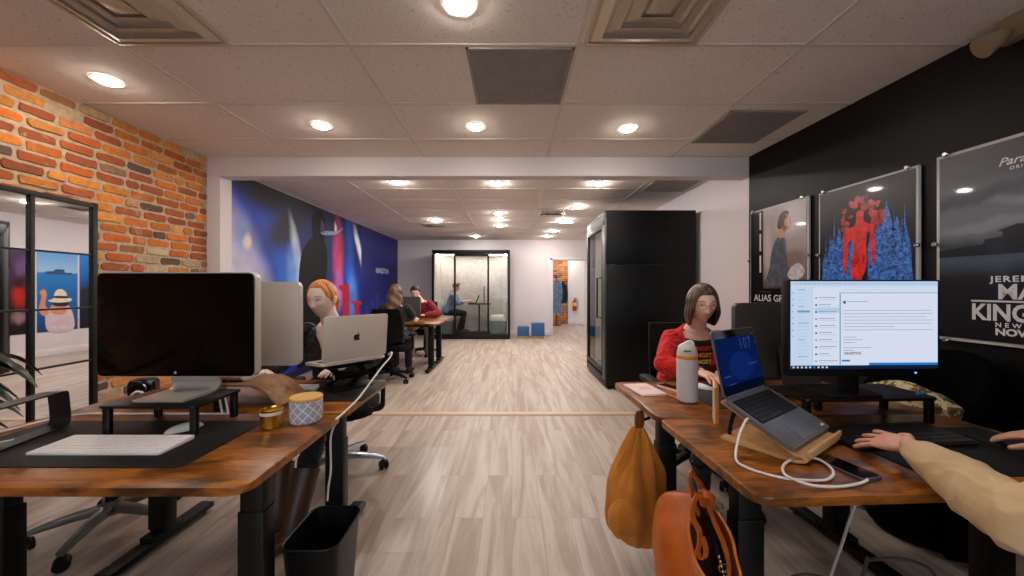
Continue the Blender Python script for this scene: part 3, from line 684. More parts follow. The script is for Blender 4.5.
diffuser('small rear-room air diffuser towards the doorway', .67, 6.1, .5, True, None, dvm)
diffuser('small rear-room air diffuser towards the mural', -1.6, 7.35, .5, True, None, dvm)
def grille(label, x, y, w, d, fine=34, col=(168, 158, 152)):
    t = thing('return_air_grille', label, 'ceiling vent', (x, y, ZC - .004))
    mb = MB()
    for sx, sy, a, b in ((0, 1, w, .014), (0, -1, w, .014), (1, 0, .014, d), (-1, 0, .014, d)): mb.box((sx * (w / 2 - .007), sy * (d / 2 - .007), -.002), (a, b, .01))
    mb.build('rim', M('grille_rim', (150, 140, 130), .5), t)
    mb = MB(); mb.box((0, 0, .008), (w - .02, d - .02, .004)); mb.build('backing', M('grille_back', (104, 98, 96), .8), t)
    mb = MB(); g = M('grille_mesh_' + str(col[0]), col, .5)
    for i in range(1, fine): 
        mb.box((-w / 2 + w * i / fine, 0, -.002), (.0035, d - .02, .008))
        mb.box((0, -d / 2 + d * i / fine, -.002), (w - .02, .0035, .008))
    mb.build('mesh_screen', g, t)
grille('square eggcrate mesh grille in the middle of the front ceiling', .045, 2.235, .59, .59)
grille('grey return grille in the front ceiling beside the black wall', 1.88, 2.92, .56, .58, 36, (150, 140, 132))
grille('grey return grille in the rear ceiling above the black phone booth', 2.0, 4.56, .56, .5, 30, (176, 170, 164))
def emergency():
    t = thing('emergency_light', 'beige twin-head emergency spotlight high on the black wall', 'emergency light', (xw(1.64) - .002, 1.64, 2.49), -PI / 2 + math.atan(AR))
    be = M('beige_plastic', (140, 122, 96), .6)
    mb = MB(); mb.box((0, -.03, .02), (.26, .06, .12), .008); mb.build('housing', be, t)
    for s in (-1, 1):
        mb = MB(); mb.tube([(s * .07, -.055, 0), (s * .085, -.08, -.01), (s * .09, -.10, -.02)], .012, 8); 
        mt = T(s * .09, -.10, -.02) @ RX(125) @ RY(s * 25)
        mb.lathe([(0, -.02), (.03, -.02), (.040, 0), (.052, .06), (.055, .065), (.048, .066), (0, .062)], 20, 0, mt); mb.build('lamp_head', be, t)
emergency()
def hanging_em():
    t = thing('hanging_emergency_lamp', 'small white hanging lamp bar under the rear ceiling before the doorway', 'ceiling light', (1.02, 6.75, ZC))
    mb = MB(); mb.cyl((0, 0, -.012), .05, .012, n=16); mb.cyl((0, 0, -.05), .008, .04, n=8); mb.build('bracket', WHT, t)
    mb = MB(); mb.box((0, 0, -.065), (.24, .06, .03), .006); mb.build('lamp_body', EM('lamp_bar', (255, 246, 236), 3.0), t)
hanging_em()
# ------------------------------------------------------------------ glass meeting booth at the back
BOOTHG = GLASS('booth_glass', (240, 240, 240), .05); FELT = M('pale_felt', (190, 184, 178), .9, bump=.1, bscale=200); SEATG = M('pale_green_upholstery', (204, 206, 198), .8)
def meeting_booth():
    x0, x1, y0, y1, h = -1.99, -.05, 8.92, 9.70, 2.215
    t = thing('meeting_booth', 'black-framed glass meeting booth with benches against the back wall', 'office booth', ((x0 + x1) / 2, y0, 0)); w = x1 - x0; d = y1 - y0
    fm = M('booth_black', (11, 11, 11), .45, spec=.3)
    mb = MB(); mb.box((0, d / 2, .06), (w, d, .12), .01); mb.build('plinth', fm, t)
    mb = MB(); mb.box((0, d / 2, h - .045), (w, d, .09), .01); mb.build('roof', fm, t)
    for s in (-1, 1):
        mb = MB(); mb.box((s * (w / 2 - .03), d / 2, h / 2), (.06, d, h - .2), .005); mb.box((s * (w / 2 - .068), d / 2, h / 2), (.014, d - .02, h - .22), 0, 1); mb.build('side_wall', [fm, FELT], t)
    for x in (-.40, .43):
        mb = MB(); mb.box((x, .03, h / 2), (.045, .05, h - .2), .004); mb.build('mullion', fm, t)
    for a, b in ((-w / 2 + .06, -.42), (-.38, .41), (.45, w / 2 - .06)):
        mb = MB(); mb.box(((a + b) / 2, .03, h / 2), (b - a, .008, h - .2)); mb.build('glass_pane', BOOTHG, t)
    mb = MB(); mb.box((.025, .03, .15), (.80, .04, .05), .003); mb.box((.025, .03, h - .12), (.80, .04, .05), .003); mb.build('door_rail', fm, t)
    mb = MB(); mb.tube([(.33, .0, .87), (.33, -.03, .89), (.33, -.03, 1.30), (.33, .0, 1.32)], .010, 8, sub=1); mb.build('door_handle', fm, t)
    mb = MB(); mb.box((0, d - .02, h / 2), (w - .12, .03, h - .2)); mb.build('back_panel', FELT, t)
    for s in (-1, 1):
        b = MB(); b.box((s * (w / 2 - .30), d / 2, .50), (.42, d - .08, .13), .03); b.box((s * (w / 2 - .125), d / 2, .74), (.09, d - .08, .42), .03); b.box((s * (w / 2 - .30), d / 2, .28), (.38, d - .1, .31), .005, 1); b.build('bench', [SEATG, M('bench_base', (96, 110, 112), .7)], t)
    mb = MB(); mb.box((.19, d / 2 + .02, .86), (.55, .5, .025), .006); mb.build('table_top', M('booth_table', (24, 24, 26), .4), t)
    mb = MB(); mb.cyl((.17, d / 2 + .02, .12), .02, .73, n=12); mb.lathe([(0, 0), (.16, 0), (.16, .008), (.02, .018), (0, .018)], 20, 0, T(.17, d / 2 + .02, .12)); mb.build('table_leg', BLK, t)
    mb = MB(); mb.box((0, d / 2, h - .095), (w - .3, .12, .012)); mb.box((-w / 2 + .11, d / 2, h - .10), (.05, d - .2, .012)); mb.box((w / 2 - .11, d / 2, h - .10), (.05, d - .2, .012)); mb.build('light_strip', EM('booth_light', (255, 246, 232), 10.0), t)
meeting_booth()
def phone_booth():
    x0, x1, y0, y1, h = 1.17, 2.30, 4.5, 5.66, 2.245
    t = thing('phone_booth', 'tall black office phone booth with a glass door, beside the white wall', 'office booth', ((x0 + x1) / 2, (y0 + y1) / 2, 0)); w = x1 - x0; d = y1 - y0
    fm = M('phone_booth_black', (7, 7, 7), .4, spec=.25, bump=.04, bscale=100); fe = M('booth_door_trim', (62, 62, 60), .45)
    z0 = .03
    for sy, nm in ((-1, 'side_panel'), (1, 'side_panel')):
        mb = MB()
        for za, zb in ((z0 + .005, 1.56), (1.565, h - .002)): mb.box((0.005, sy * (d / 2 - .02), (za + zb) / 2), (w - .01, .04, zb - za), .004)
        mb.build(nm, fm, t)
    mb = MB(); mb.box((w / 2 - .02, 0, h / 2), (.04, d - .08, h - .04)); mb.build('back_panel', fm, t)
    mb = MB(); mb.box((0, 0, h - .03), (w - .01, d - .01, .058), .004); mb.build('roof', fm, t)
    mb = MB(); mb.box((0, 0, z0 + .05), (w - .01, d - .01, .10), .004); mb.build('plinth', fm, t)
    for sx in (-1, 1):
        for sy in (-1, 1):
            mb = MB(); mb.cyl((sx * (w / 2 - .06), sy * (d / 2 - .06), 0), .025, z0 + .004, n=12); mb.build('foot', BLKM, t)
    X = -w / 2
    mb = MB(); mb.box((X + .03, -d / 2 + .10, h / 2), (.06, .12, h - .2), .004); mb.box((X + .03, d / 2 - .05, h / 2), (.06, .05, h - .2), .004); mb.box((X + .03, 0, h - .11), (.06, d - .1, .12), .004); mb.build('front_frame', fe, t)
    door = MB(); dw = d - .24; cy = .045
    for s in (-1, 1): door.box((X + .02, cy + s * (dw / 2 - .02), h / 2), (.045, .04, h - .38), .003)
    for z in (.19, h - .18): door.box((X + .02, cy, z), (.045, dw, .05), .003)
    dr = door.build('door', BLK, t)
    mb = MB(); mb.box((X + .02, cy, h / 2), (.008, dw - .08, h - .42)); mb.build('door_glass', BOOTHG, dr)
    mb = MB(); yy = cy - dw / 2 + .07; mb.tube([(X + .0, yy, .88), (X - .05, yy, .88), (X - .05, yy, 1.40), (X + .0, yy, 1.40)], .011, 8, sub=1); mb.build('door_handle', BLK, dr)
    iw = M('booth_lining', (196, 192, 184), .85)
    mb = MB()
    for sy in (-1, 1): mb.box((.03, sy * (d / 2 - .05), h / 2 + .02), (w - .2, .015, h - .26))
    mb.box((w / 2 - .05, 0, h / 2 + .02), (.015, d - .1, h - .26)); mb.box((0.03, 0, h - .065), (w - .2, d - .1, .01)); mb.build('lining', iw, t)
    mb = MB(); mb.box((.2, .28, .46), (.5, .46, .10), .03); mb.box((.2, .28, .28), (.44, .4, .26), .004, 1); mb.build('stool_bench', [SEATG, M('bench_base', (96, 110, 112), .7)], t)
    mb = MB(); mb.box((0.05, 0, h - .074), (.5, .1, .008)); mb.build('light_strip', EM('booth_light', (255, 246, 232), 10.0), t)
phone_booth()
# ------------------------------------------------------------------ poufs, hall things
def pouf(label, x, y, s, h):
    t = thing('pouf', label, 'pouf', (x, y, 0), .03); mb = MB(); mb.box((0, 0, h / 2 + .025), (s, s, h - .05), .025, seg=3); mb.build('cushion', M('blue_velvet', (38, 84, 132), .8, sheen=.5, bump=.1, bscale=150), t)
    mb = MB(); mb.box((0, 0, .025), (s - .03, s - .03, .05), .008); mb.build('base_ring', M('gold_base', (190, 150, 84), .35, .7), t)
pouf('shorter blue cube pouf nearer the glass meeting booth', .285, 9.2, .30, .30)
pouf('taller blue cube pouf nearer the doorway', .655, 9.2, .33, .39)
def hall():
    t = thing('coat_stand', 'slim black coat stand before the brick wall of the far hall', 'coat rack', (1.52, 12.3, 0))
    mb = MB(); mb.cyl((0, 0, .02), .016, 1.72, n=10); mb.lathe([(0, 0), (.17, 0), (.17, .012), (.02, .024), (0, .024)], 20); mb.build('pole', BLK, t)
    for k in range(4):
        a = k * PI / 2 + .4; mb = MB(); mb.tube([(0, 0, 1.66), (.08 * math.cos(a), .08 * math.sin(a), 1.62), (.13 * math.cos(a), .13 * math.sin(a), 1.70)], .009, 6); mb.build('hook', BLK, t)
    def coat(nm, lb, cx, cy, z0, z1, rw, col, seed):
        mb = MB(); rings = []; r = random.Random(seed); n = 24
        for i in range(14):
            u = i / 13; z = z1 + (z0 - z1) * u; a = rw * (.35 + .65 * min(1, u * 4)) * (1 + .12 * u); ring = []
            for k in range(n):
                th = 2 * PI * k / n; f = 1 + .12 * math.sin(th * 5 + seed) * u + .05 * math.sin(th * 9 + i * .3)
                ring.append((cx + a * f * math.cos(th), cy + a * .55 * f * math.sin(th), z))
            rings.append(ring)
        mb.loft(rings); 
        for s in (-1, 1): mb.tube([(cx + s * rw * .8, cy - .02, z1 - .12), (cx + s * rw * 1.1, cy - .03, z1 - .4), (cx + s * rw * 1.0, cy - .05, z1 - .68)], [.055, .05, .045], 10)
        tag(mb.build(nm, M(nm + '_cloth', col, .85, var=.2, vscale=9)), lb, 'coat')
    coat('denim_coat', 'grey-blue coat hanging on the hall coat stand', 1.50, 12.06, .42, 1.56, .125, (92, 116, 140), 2)
    coat('black_jacket', 'short black jacket hanging on the hall coat stand', 1.74, 12.24, .75, 1.50, .10, (24, 24, 28), 5)
    t = thing('fire_extinguisher', 'red fire extinguisher on the white wall of the far hall', 'fire extinguisher', (2.19, 12.56, .48))
    mb = MB(); mb.lathe([(0, 0), (.065, 0), (.072, .015), (.072, .30), (.05, .36), (.02, .38), (0, .38)], 20); mb.build('cylinder', M('extinguisher_red', (196, 26, 24), .3), t)
    mb = MB(); mb.lathe([(.0728, .16), (.0728, .28)], 20); mb.build('label_band', M('extinguisher_yellow', (226, 196, 60), .5), t)
    mb = MB(); mb.cyl((0, 0, .38), .016, .05, n=10); mb.bar((-.03, 0, .43), (.08, 0, .45), .02, .012); mb.tube([(.01, 0, .41), (.09, 0, .38), (.11, -.01, .2), (.10, -.01, .08)], .010, 8); mb.build('valve_and_hose', BLK, t)
hall()
# ------------------------------------------------------------------ desks
DZ = 0.74
RR = math.atan(AR); RO = Vector((0.62, 0.885, 0))
def R(lx, ly, z=0.0):
    return Vector((RO.x + lx * math.cos(RR) - ly * math.sin(RR), RO.y + lx * math.sin(RR) + ly * math.cos(RR), z))
def desk(label, loc, rz, group):
    t = thing('standing_desk', label, 'desk', loc, rz, group); w, d = 1.2, .56
    mb = MB(); mb.prism(rrect(w, d, .045, 8), DZ - .023, DZ, 0, None, True, .003); mb.build('tabletop', DESKW, t)
    for s in (-1, 1):
        x = s * (w / 2 - .165); mb = MB()
        mb.box((x, 0, .38), (.078, .052, .64), .004); mb.box((x, 0, .30), (.088, .062, .44), .004)
        mb.box((x, 0, .035), (.075, d - .02, .03), .006); mb.box((x, 0, .06), (.07, .16, .03), .004)
        for k in (-1, 1): mb.cyl((x, k * (d / 2 - .05), 0), .018, .022, n=12)
        mb.box((x, 0, DZ - .040), (.06, d - .12, .032), .003)
        mb.build('leg', BLK, t)
    mb = MB(); mb.box((0, .07, DZ - .045), (w - .4, .04, .04), .003); mb.box((0, -.07, DZ - .045), (w - .4, .04, .04), .003); mb.build('crossbeam', BLK, t)
    return t
D0 = desk('left near desk with the large dark monitor and white keyboard on it', (-1.31, 1.2335, 0), 0, 'brown standing desks')
dup(D0, (-1.31, 1.798, 0), 0, 'left far desk, where the red-haired person sits behind a silver laptop')
dup(D0, R(.6, .3), RR, 'right near desk with the lit monitor and the laptop on a stand')
dup(D0, R(.6, .864), RR, 'right far desk with the white flask and pink notepad on it')
dup(D0, (-1.69, 5.59, 0), 0, 'rear desk along the mural, its near half with the phone on it')
dup(D0, (-1.69, 6.173, 0), 0, 'rear desk along the mural, its far half, where the person in dark red leans')
def hook(nm, label, loc, rz):
    t = MB(); t.box((0, 0, 0), (.035, .03, .006), .001); t.tube([(0, 0, -.003), (.012, 0, -.03), (.035, 0, -.045), (.062, 0, -.04), (.072, 0, -.018)], .005, 8)
    t.tube([(.02, .012, -.038), (.05, .012, -.046), (.072, .012, -.02)], .004, 6)
    o = t.build(nm, BLK, None, loc); o.rotation_euler = (0, 0, rz); return tag(o, label, 'bag hook')
hook('bag_hook', 'empty black bag hook under the edge of the left far desk', (-.735, 1.80, DZ - .027), 0)
p = R(.012, .775); hook('bag_hook', 'black hook under the desk edge that holds the mustard backpack', (p.x + .055, p.y, DZ - .027), PI + RR)
p = R(.012, .33); hook('bag_hook', 'black hook under the desk edge that holds the orange leather bag', (p.x + .055, p.y, DZ - .027), PI + RR)
# ------------------------------------------------------------------ office chairs
def chair(label, loc, rz, metal, seatm=None, back=True, arms=True, group=None):
    """local +Y is the way the sitter faces"""
    t = thing('office_chair', label, 'office chair', loc, rz, group); seatm = seatm or BLKF
    mb = MB()
    for k in range(5):
        a = rad(90 + 72 * k + 18); c, s = math.cos(a), math.sin(a)
        rings = []
        for u, w, h, z in ((.03, .05, .045, .115), (.12, .045, .04, .11), (.22, .038, .032, .095), (.30, .03, .024, .078)):
            rings.append([(c * u - s * q[0], s * u + c * q[0], z + q[1]) for q in rrect(w, h, .008, 2)])
        mb.loft(rings)
    mb.cyl((0, 0, .085), .042, .07, .036, n=20); mb.build('star_base', metal, t)
    for k in range(5):
        a = rad(90 + 72 * k + 18); c, s = math.cos(a), math.sin(a); mb = MB()
        for w in (-.018, .018): mb.lathe([(0, -.010), (.026, -.010), (.029, -.006), (.029, .006), (.026, .010), (0, .010)], 16, 0, T(c * .29, s * .29, .029) @ RZ(math.degrees(a) + 30) @ T(w, 0, 0) @ RY(90))
        mb.ell((c * .29, s * .29, .045), (.026, .026, .02), nu=12, nv=8); mb.build('caster', BLKM, t)
    mb = MB(); mb.cyl((0, 0, .15), .026, .14, n=16); mb.cyl((0, 0, .28), .016, .12, n=12); mb.box((0, .0, .405), (.2, .24, .045), .01); mb.tube([(.05, .02, .40), (.16, .03, .39), (.24, .03, .39)], .007, 6); mb.build('gas_lift', BLKM, t)
    mb = MB(); mb.prism(rrect(.48, .46, .10, 6), .43, .495, 0, T(0, .02, 0), True, .02); mb.build('seat', seatm, t)
    if back:
        mb = MB(); n = 14; rings = []
        for i in range(11):
            u = i / 10; z = .58 + .42 * u; w = .22 * (1 - .10 * u) * (0.9 + .1 * math.sin(PI * u)); yb_ = -.24 - .07 * u + .035 * math.sin(PI * u)
            ring = []
            for q in rrect(2 * w, .035, .017, 3): ring.append((q[0], yb_ + q[1] + .10 * (q[0] / .22) ** 2 * .5, z))
            rings.append(ring)
        mb.loft(rings); mb.build('backrest', M('black_mesh', (8, 8, 9), .8, spec=.2, bump=.3, bscale=400), t)
        mb = MB(); mb.tube([(0, -.08, .41), (0, -.24, .42), (0, -.285, .52), (0, -.29, .75)], [.022, .02, .018, .014], 10); mb.build('back_support', BLKM, t)
    if arms:
        for s in (-1, 1):
            mb = MB(); mb.tube([(s * .18, .0, .42), (s * .27, .0, .43), (s * .285, 0, .50), (s * .285, 0, .62)], [.018, .018, .016, .016], 8); mb.prism(rrect(.075, .25, .03, 5), .622, .648, 0, T(s * .285, .03, 0), True, .006); mb.build('armrest', BLKM, t)
    return t
GRYLEG = M('grey_chair_base', (96, 94, 88), .4, .3)
C0 = chair('office chair with polished metal legs under the red-haired person', (-1.19, 2.49, 0), PI + .15, CHROME, group='office chairs')
C1 = chair('black mesh office chair under the long-haired person in the rear room', (-1.65, 4.93, 0), .05, BLKM, group='office chairs')
dup(C1, (-1.66, 6.85, 0), PI, 'black office chair of the person in dark red, rear desk')
dup(C1, (1.24, 2.52, 0), PI, 'black office chair of the person in the red cardigan')
dup(C1, (1.44, .40, 0), RR, 'black office chair of the person in the tan shirt')
chair('low swivel stool with grey star legs beside the left desks and the brick wall', (-2.11, 1.90, 0), .60, GRYLEG, back=False, arms=False)
# ------------------------------------------------------------------ monitors
def desktop_display(label, loc, rz, w, h, zb, shell, front_on=True, logo=True, standw=.19, tilt=0, zbase=0.0, group=None):
    """aluminium display; local -Y is the screen side, z=0 the surface it stands on, zb the lower edge of the panel"""
    t = thing('desktop_monitor', label, 'monitor', loc, rz, group)
    mt = T(0, 0, zb) @ RX(-tilt)
    mb = MB(); mb.prism(rrect(w, h, .022, 6, 0, h / 2), -.018, .012, 0, mt @ XZ, True, .005)
    mb.build('shell', shell, t)
    mb = MB(); mb.prism(rrect(w - .008, h - .008, .018, 6, 0, h / 2), .0125, .0165, 0, mt @ XZ, True, .001); sc = mb.build('screen', SCRB, t)
    if logo:
        mb = MB(); fruit_mark(mb, .011, 0, mt @ XZ @ T(0, .018, .0172)); mb.build('front_logo', M('logo_grey', (176, 174, 172), .4), sc)
    # bent sheet stand: foot plate and upright
    pth = [V(0, -.085, .004), V(0, .03, .004), V(0, .06, .007), V(0, .078, .02), V(0, .082, .04), V(0, .070, zb * .6), V(0, .055, zb + .06), V(0, .04, zb + .16)]
    mb = MB(); mb.strip(catmull(pth, 4), standw, .008); mb.build('stand', shell, t)
    return t
SCRB = NT('dark_glossy_screen'); SCRB.bsdf(**{'Base Color': lin((4, 4, 4)), 'Roughness': .11, 'Specular IOR Level': .16}); SCRB = SCRB.m
# left near desk
def riser_table(label, loc, rz, w, d, h, mat):
    t = thing('monitor_riser', label, 'monitor stand', loc, rz); mb = MB(); mb.prism(rrect(w, d, .02, 5), h - .009, h, 0, None, True, .002); mb.build('top', mat, t)
    for sx in (-1, 1):
        for sy in (-1, 1):
            mb = MB(); mb.prism(rrect(.028, .020, .008, 4, sx * (w / 2 - .022), sy * (d / 2 - .02)), .0, h - .009, 0, None, True); mb.build('leg', mat, t)
    return t
MATZ = .004
def desk_mat(label, cx, cy, w, d, rz, col=(13, 13, 13)):
    mb = MB(); mb.prism(rrect(w, d, .02, 5), 0, .003, 0, None, True, .001); o = mb.build('desk_mat', M('desk_mat_%d' % col[0], col, .6, spec=.3, bump=.15, bscale=300), None, (cx, cy, DZ)); o.rotation_euler = (0, 0, rz); return tag(o, label, 'desk mat')
desk_mat('black desk mat under the white keyboard', -1.395, 1.245, .84, .37, 0)
riser_table('black metal riser carrying the large dark monitor', (-1.298, 1.387, DZ + .003), 0, .355, .225, .108, M('riser_black', (18, 17, 16), .35, .3))
desktop_display('large monitor with its dark glossy screen facing us', (-1.298, 1.405, DZ + .111), 0, .612, .405, .075, ALUL)
# left far desk
def bent_riser():
    t = thing('monitor_riser', 'curved walnut bentwood riser behind the patterned canister', 'monitor stand', (-1.32, 1.70, DZ)); w = .52; h = .096
    pth = [V(-w / 2 - .03, 0, .004), V(-w / 2, 0, .03), V(-w / 2 + .035, 0, .066), V(-w / 2 + .09, 0, h - .004), V(-w / 2 + .15, 0, h), V(w / 2 - .15, 0, h), V(w / 2 - .09, 0, h - .004), V(w / 2 - .035, 0, .066), V(w / 2, 0, .03), V(w / 2 + .03, 0, .004)]
    mb = MB(); mb.strip(catmull(pth, 5), .215, .007, 0, (0, 1, 0)); o = mb.build('bent_sheet', PLY, t); return t
bent_riser()
desktop_display('silver-backed monitor on the bentwood riser, seen from behind', (-1.325, 1.715, DZ + .1005), PI, .645, .395, .064, ALUL, logo=False)
desk_mat('black desk mat under the silver laptop stand', -.90, 1.86, .40, .36, 0)
# white slim keyboards
def keyboard(nm, label, loc, rz, w, d, base, keym, rows=5, cols=20, th=(.006, .011), keyh=.0025, tilt=True):
    t = thing(nm, label, 'keyboard', loc, rz); mb = MB(); poly = rrect(w, d, .008, 4)
    n = len(poly); z = lambda y: th[0] + (th[1] - th[0]) * (y / d + .5)
    v = [(p[0], p[1], 0) for p in poly] + [(p[0], p[1], z(p[1])) for p in poly]
    f = [tuple(reversed(range(n))), tuple(range(n, 2 * n))] + [(i, (i + 1) % n, n + (i + 1) % n, n + i) for i in range(n)]
    mb._add(v, f); mb.build('case', base, t)
    mb = MB(); kw = (w - .012) / cols; kd = (d - .012) / rows; sl = math.degrees(math.atan((th[1] - th[0]) / d))
    for r_ in range(rows):
        y = -d / 2 + .006 + kd * (r_ + .5); c = 0
        while c < cols:
            span = 5 if (r_ == 0 and c == 4) else 1
            x = -w / 2 + .006 + kw * (c + span / 2)
            mb.box((0, 0, keyh / 2), (kw * span - .003, kd - .003, keyh), .0, 0, T(x, y, z(y)) @ RX(sl)); c += span
    mb.build('keycaps', keym, t); return t
keyboard('keyboard', 'slim white keyboard on the black mat of the left near desk', (-1.325, 1.20, DZ + .003), 0, .425, .132, M('keyboard_silver', (226, 222, 224), .4, .0), M('key_white', (242, 238, 240), .5, var=.01), 6, 21)
keyboard('keyboard', 'white keyboard on the left far desk beside the canister', (-1.155, 1.90, DZ + .0005), PI + .05, .28, .112, M('keyboard_silver', (214, 210, 210), .4, .2), M('key_white', (236, 230, 232), .5, var=.01), 5, 14)
def mouse(label, loc, rz, mat, s=1.0):
    t = thing('computer_mouse', label, 'mouse', loc, rz); mb = MB(); mb.ell((0, 0, 0), (.030 * s, .057 * s, .024 * s), nu=24, nv=14)
    for v in mb.bm.verts:
        if v.co.z < 0: v.co.z *= .1
        else: v.co.z *= .95
    mb.build('shell', mat, t); return t
mouse('white mouse under the black riser on the left near desk', (-1.215, 1.335, DZ + .006), -.55, WHT)
# bent steel stand at the left end of the desk
def steel_stand():
    t = thing('laptop_stand', 'black bent-steel laptop stand at the left end of the near desk', 'laptop stand', (-1.685, 1.215, DZ + .004), rad(14)); L = .33; h = .135
    pth = [V(0, -L / 2, .004), V(0, 0, .004), V(0, L / 2 - .035, .004), V(0, L / 2 - .008, .008), V(0, L / 2, .035), V(0, L / 2 - .006, h - .03), V(0, L / 2 - .012, h - .004), V(0, L / 2 - .04, h), V(0, 0, h + .002), V(0, -L / 2, h + .004)]
    q = []
    for a, b in zip(pth, pth[1:]): q += [a]
    q += [pth[-1]]
    mb = MB(); mb.strip(catmull(q, 4), .062, .005); mb.build('bent_band', M('stand_steel', (40, 41, 42), .35, .5), t)
steel_stand()
def cable(nm, label, pts, r, mat, ends=None, cat='cable'):
    mb = MB(); mb.tube(pts, r, 8, sub=8); o = mb.build(nm, mat); return tag(o, label, cat)
CBL = M('white_cable', (226, 222, 220), .5, var=.01)
cable('charging_cable', 'white cable along the back of the left near desk', [(-1.90, 1.10, DZ + .004), (-1.865, 1.30, DZ + .005), (-1.80, 1.475, DZ + .0085), (-1.55, 1.504, DZ + .0045), (-1.36, 1.505, DZ + .0045), (-1.15, 1.505, DZ + .0045)], .004, CBL)
def plug():
    t = thing('cable_plug', 'white plug lying on the foot of the bent-steel stand', 'plug', (-1.695, 1.165, DZ + .012), .4)
    mb = MB(); mb.box((0, 0, .011), (.032, .034, .022), .005); mb.box((.0, -.014, .005), (.026, .012, .01), .002); mb.build('plug_body', WHT, t)
    mb = MB(); mb.tube([(-.016, .0, .011), (-.06, .012, .012), (-.10, .015, .006), (-.16, -.02, .004)], .0028, 6); mb.tube([(.015, .008, .012), (.045, .02, .014)], .0022, 6); mb.build('lead', CBL, t)
plug()
def lead(label, pts, r=.0038): 
    mb = MB(); mb.tube(pts, r, 8, sub=8); return tag(mb.build('cable_end', CBL), label, 'cable')
lead('white cable end arching over the far left corner of the near desk', [(-1.86, 1.512, DZ + .012), (-1.85, 1.49, DZ + .035), (-1.82, 1.475, DZ + .035), (-1.795, 1.46, DZ + .006)])
lead('white cable end curling up behind the left corner of the black riser', [(-1.70, 1.60, DZ + .006), (-1.695, 1.60, DZ + .045), (-1.67, 1.60, DZ + .068), (-1.635, 1.60, DZ + .06), (-1.62, 1.60, DZ + .03)], .005)
for i, x in enumerate((-1.235, -1.21)): lead(('shorter' if i else 'longer') + ' white cable hanging behind the leg of the black riser', [(x, 1.515, DZ + .085), (x + .006, 1.517, DZ + .045), (x + .018, 1.512, DZ + .005)], .004)
# candle, canister
def candle():
    t = thing('candle_jar', 'small gold candle jar on the left near desk', 'candle', (-.916, 1.372, DZ)); g = NT('gold_glass'); g.bsdf(**{'Base Color': lin((214, 168, 70)), 'Metallic': .85, 'Roughness': .18}); g = g.m
    mb = MB(); mb.lathe([(0, 0), (.034, 0), (.038, .006), (.038, .066), (.0395, .070), (.036, .072), (.034, .066), (.034, .050), (0, .050)], 28); mb.build('jar', g, t)
    mb = MB(); mb.lathe([(0.0001, .0505), (.0335, .0505), (0.0001, .0525)], 24); mb.cyl((0, 0, .052), .0015, .01, n=6); mb.build('wax', M('wax_cream', (238, 226, 196), .5), t)
    mb = MB(); mb.lathe([(.0384, .052), (.0388, .054), (.0388, .062), (.0384, .064)], 28); mb.build('label_band', M('pale_label', (226, 214, 190), .4), t)
candle()
def canister():
    t = thing('storage_canister', 'grey lattice-patterned canister with a bamboo lid', 'canister', (-.82, 1.435, DZ), .3)
    n = NT('lattice_ceramic'); tc = n.n('TexCoord'); sp = n.n('SeparateXYZ'); n.l(tc.outputs['Object'], sp.inputs[0])
    an = n.math('MULTIPLY', n.math('ARCTAN2', sp.outputs[1], sp.outputs[0]), 10 / (2 * PI)); zz = n.math('MULTIPLY', sp.outputs[2], 26.0)
    def fold(e): return n.math('ABSOLUTE', n.math('SUBTRACT', n.math('FRACT', e), .5))
    a = fold(n.math('ADD', an, zz)); b = fold(n.math('SUBTRACT', an, zz)); mn = n.math('MAXIMUM', a, b)
    line = n.math('GREATER_THAN', mn, .42); c = n.mix(line, lin((168, 170, 182)), lin((226, 226, 232))); n.bsdf(**{'Base Color': c, 'Roughness': .35})
    mb = MB(); mb.lathe([(0, 0), (.050, 0), (.057, .008), (.059, .03), (.059, .084), (.056, .088), (0, .088)], 40); mb.build('jar', n.m, t)
    mb = MB(); mb.lathe([(0, .088), (.058, .088), (.060, .091), (.060, .098), (.057, .101), (0, .101)], 40); mb.build('lid', BAMB, t)
canister()
def glass_jar():
    t = thing('glass_jar', 'small clear jar with dark grounds behind the dark monitor', 'jar', (-1.262, 1.556, DZ)); t.scale = (.9, .9, 1.1); mb = MB()
    mb.lathe([(0, 0), (.026, 0), (.028, .004), (.028, .115), (.026, .12), (.0255, .115), (.0255, .006), (0, .006)], 20); mb.build('jar', GLASS('jar_glass', (240, 244, 242), .06), t)
    mb = MB(); mb.lathe([(0, .007), (.025, .007), (.025, .085), (0, .088)], 16); mb.build('grounds', M('coffee_grounds', (40, 28, 20), .8), t)
glass_jar()
def camera():
    t = thing('compact_camera', 'glossy black rounded camera with a dark red side, below the dark monitor', 'camera', (-1.79, 1.75, DZ), .45); t.scale = (.78, .78, .86)
    mb = MB(); mb.prism(rrect(.125, .10, .022, 6, 0, .056), -.035, .035, 0, XZ, True, .008); mb.box((0, 0, .003), (.10, .06, .006), .001); mb.build('body', BLKG, t)
    mb = MB(); mb.lathe([(0, 0), (.034, 0), (.034, .03), (.030, .045), (.027, .045), (.024, .035), (0, .03)], 24, 0, T(.005, -.035, .058) @ RX(90)); mb.build('lens_barrel', BLKG, t)
    mb = MB(); mb.box((.0645, 0, .05), (.004, .06, .07), .002); mb.build('side_cover', M('dark_red_plastic', (80, 18, 16), .3), t)
camera()
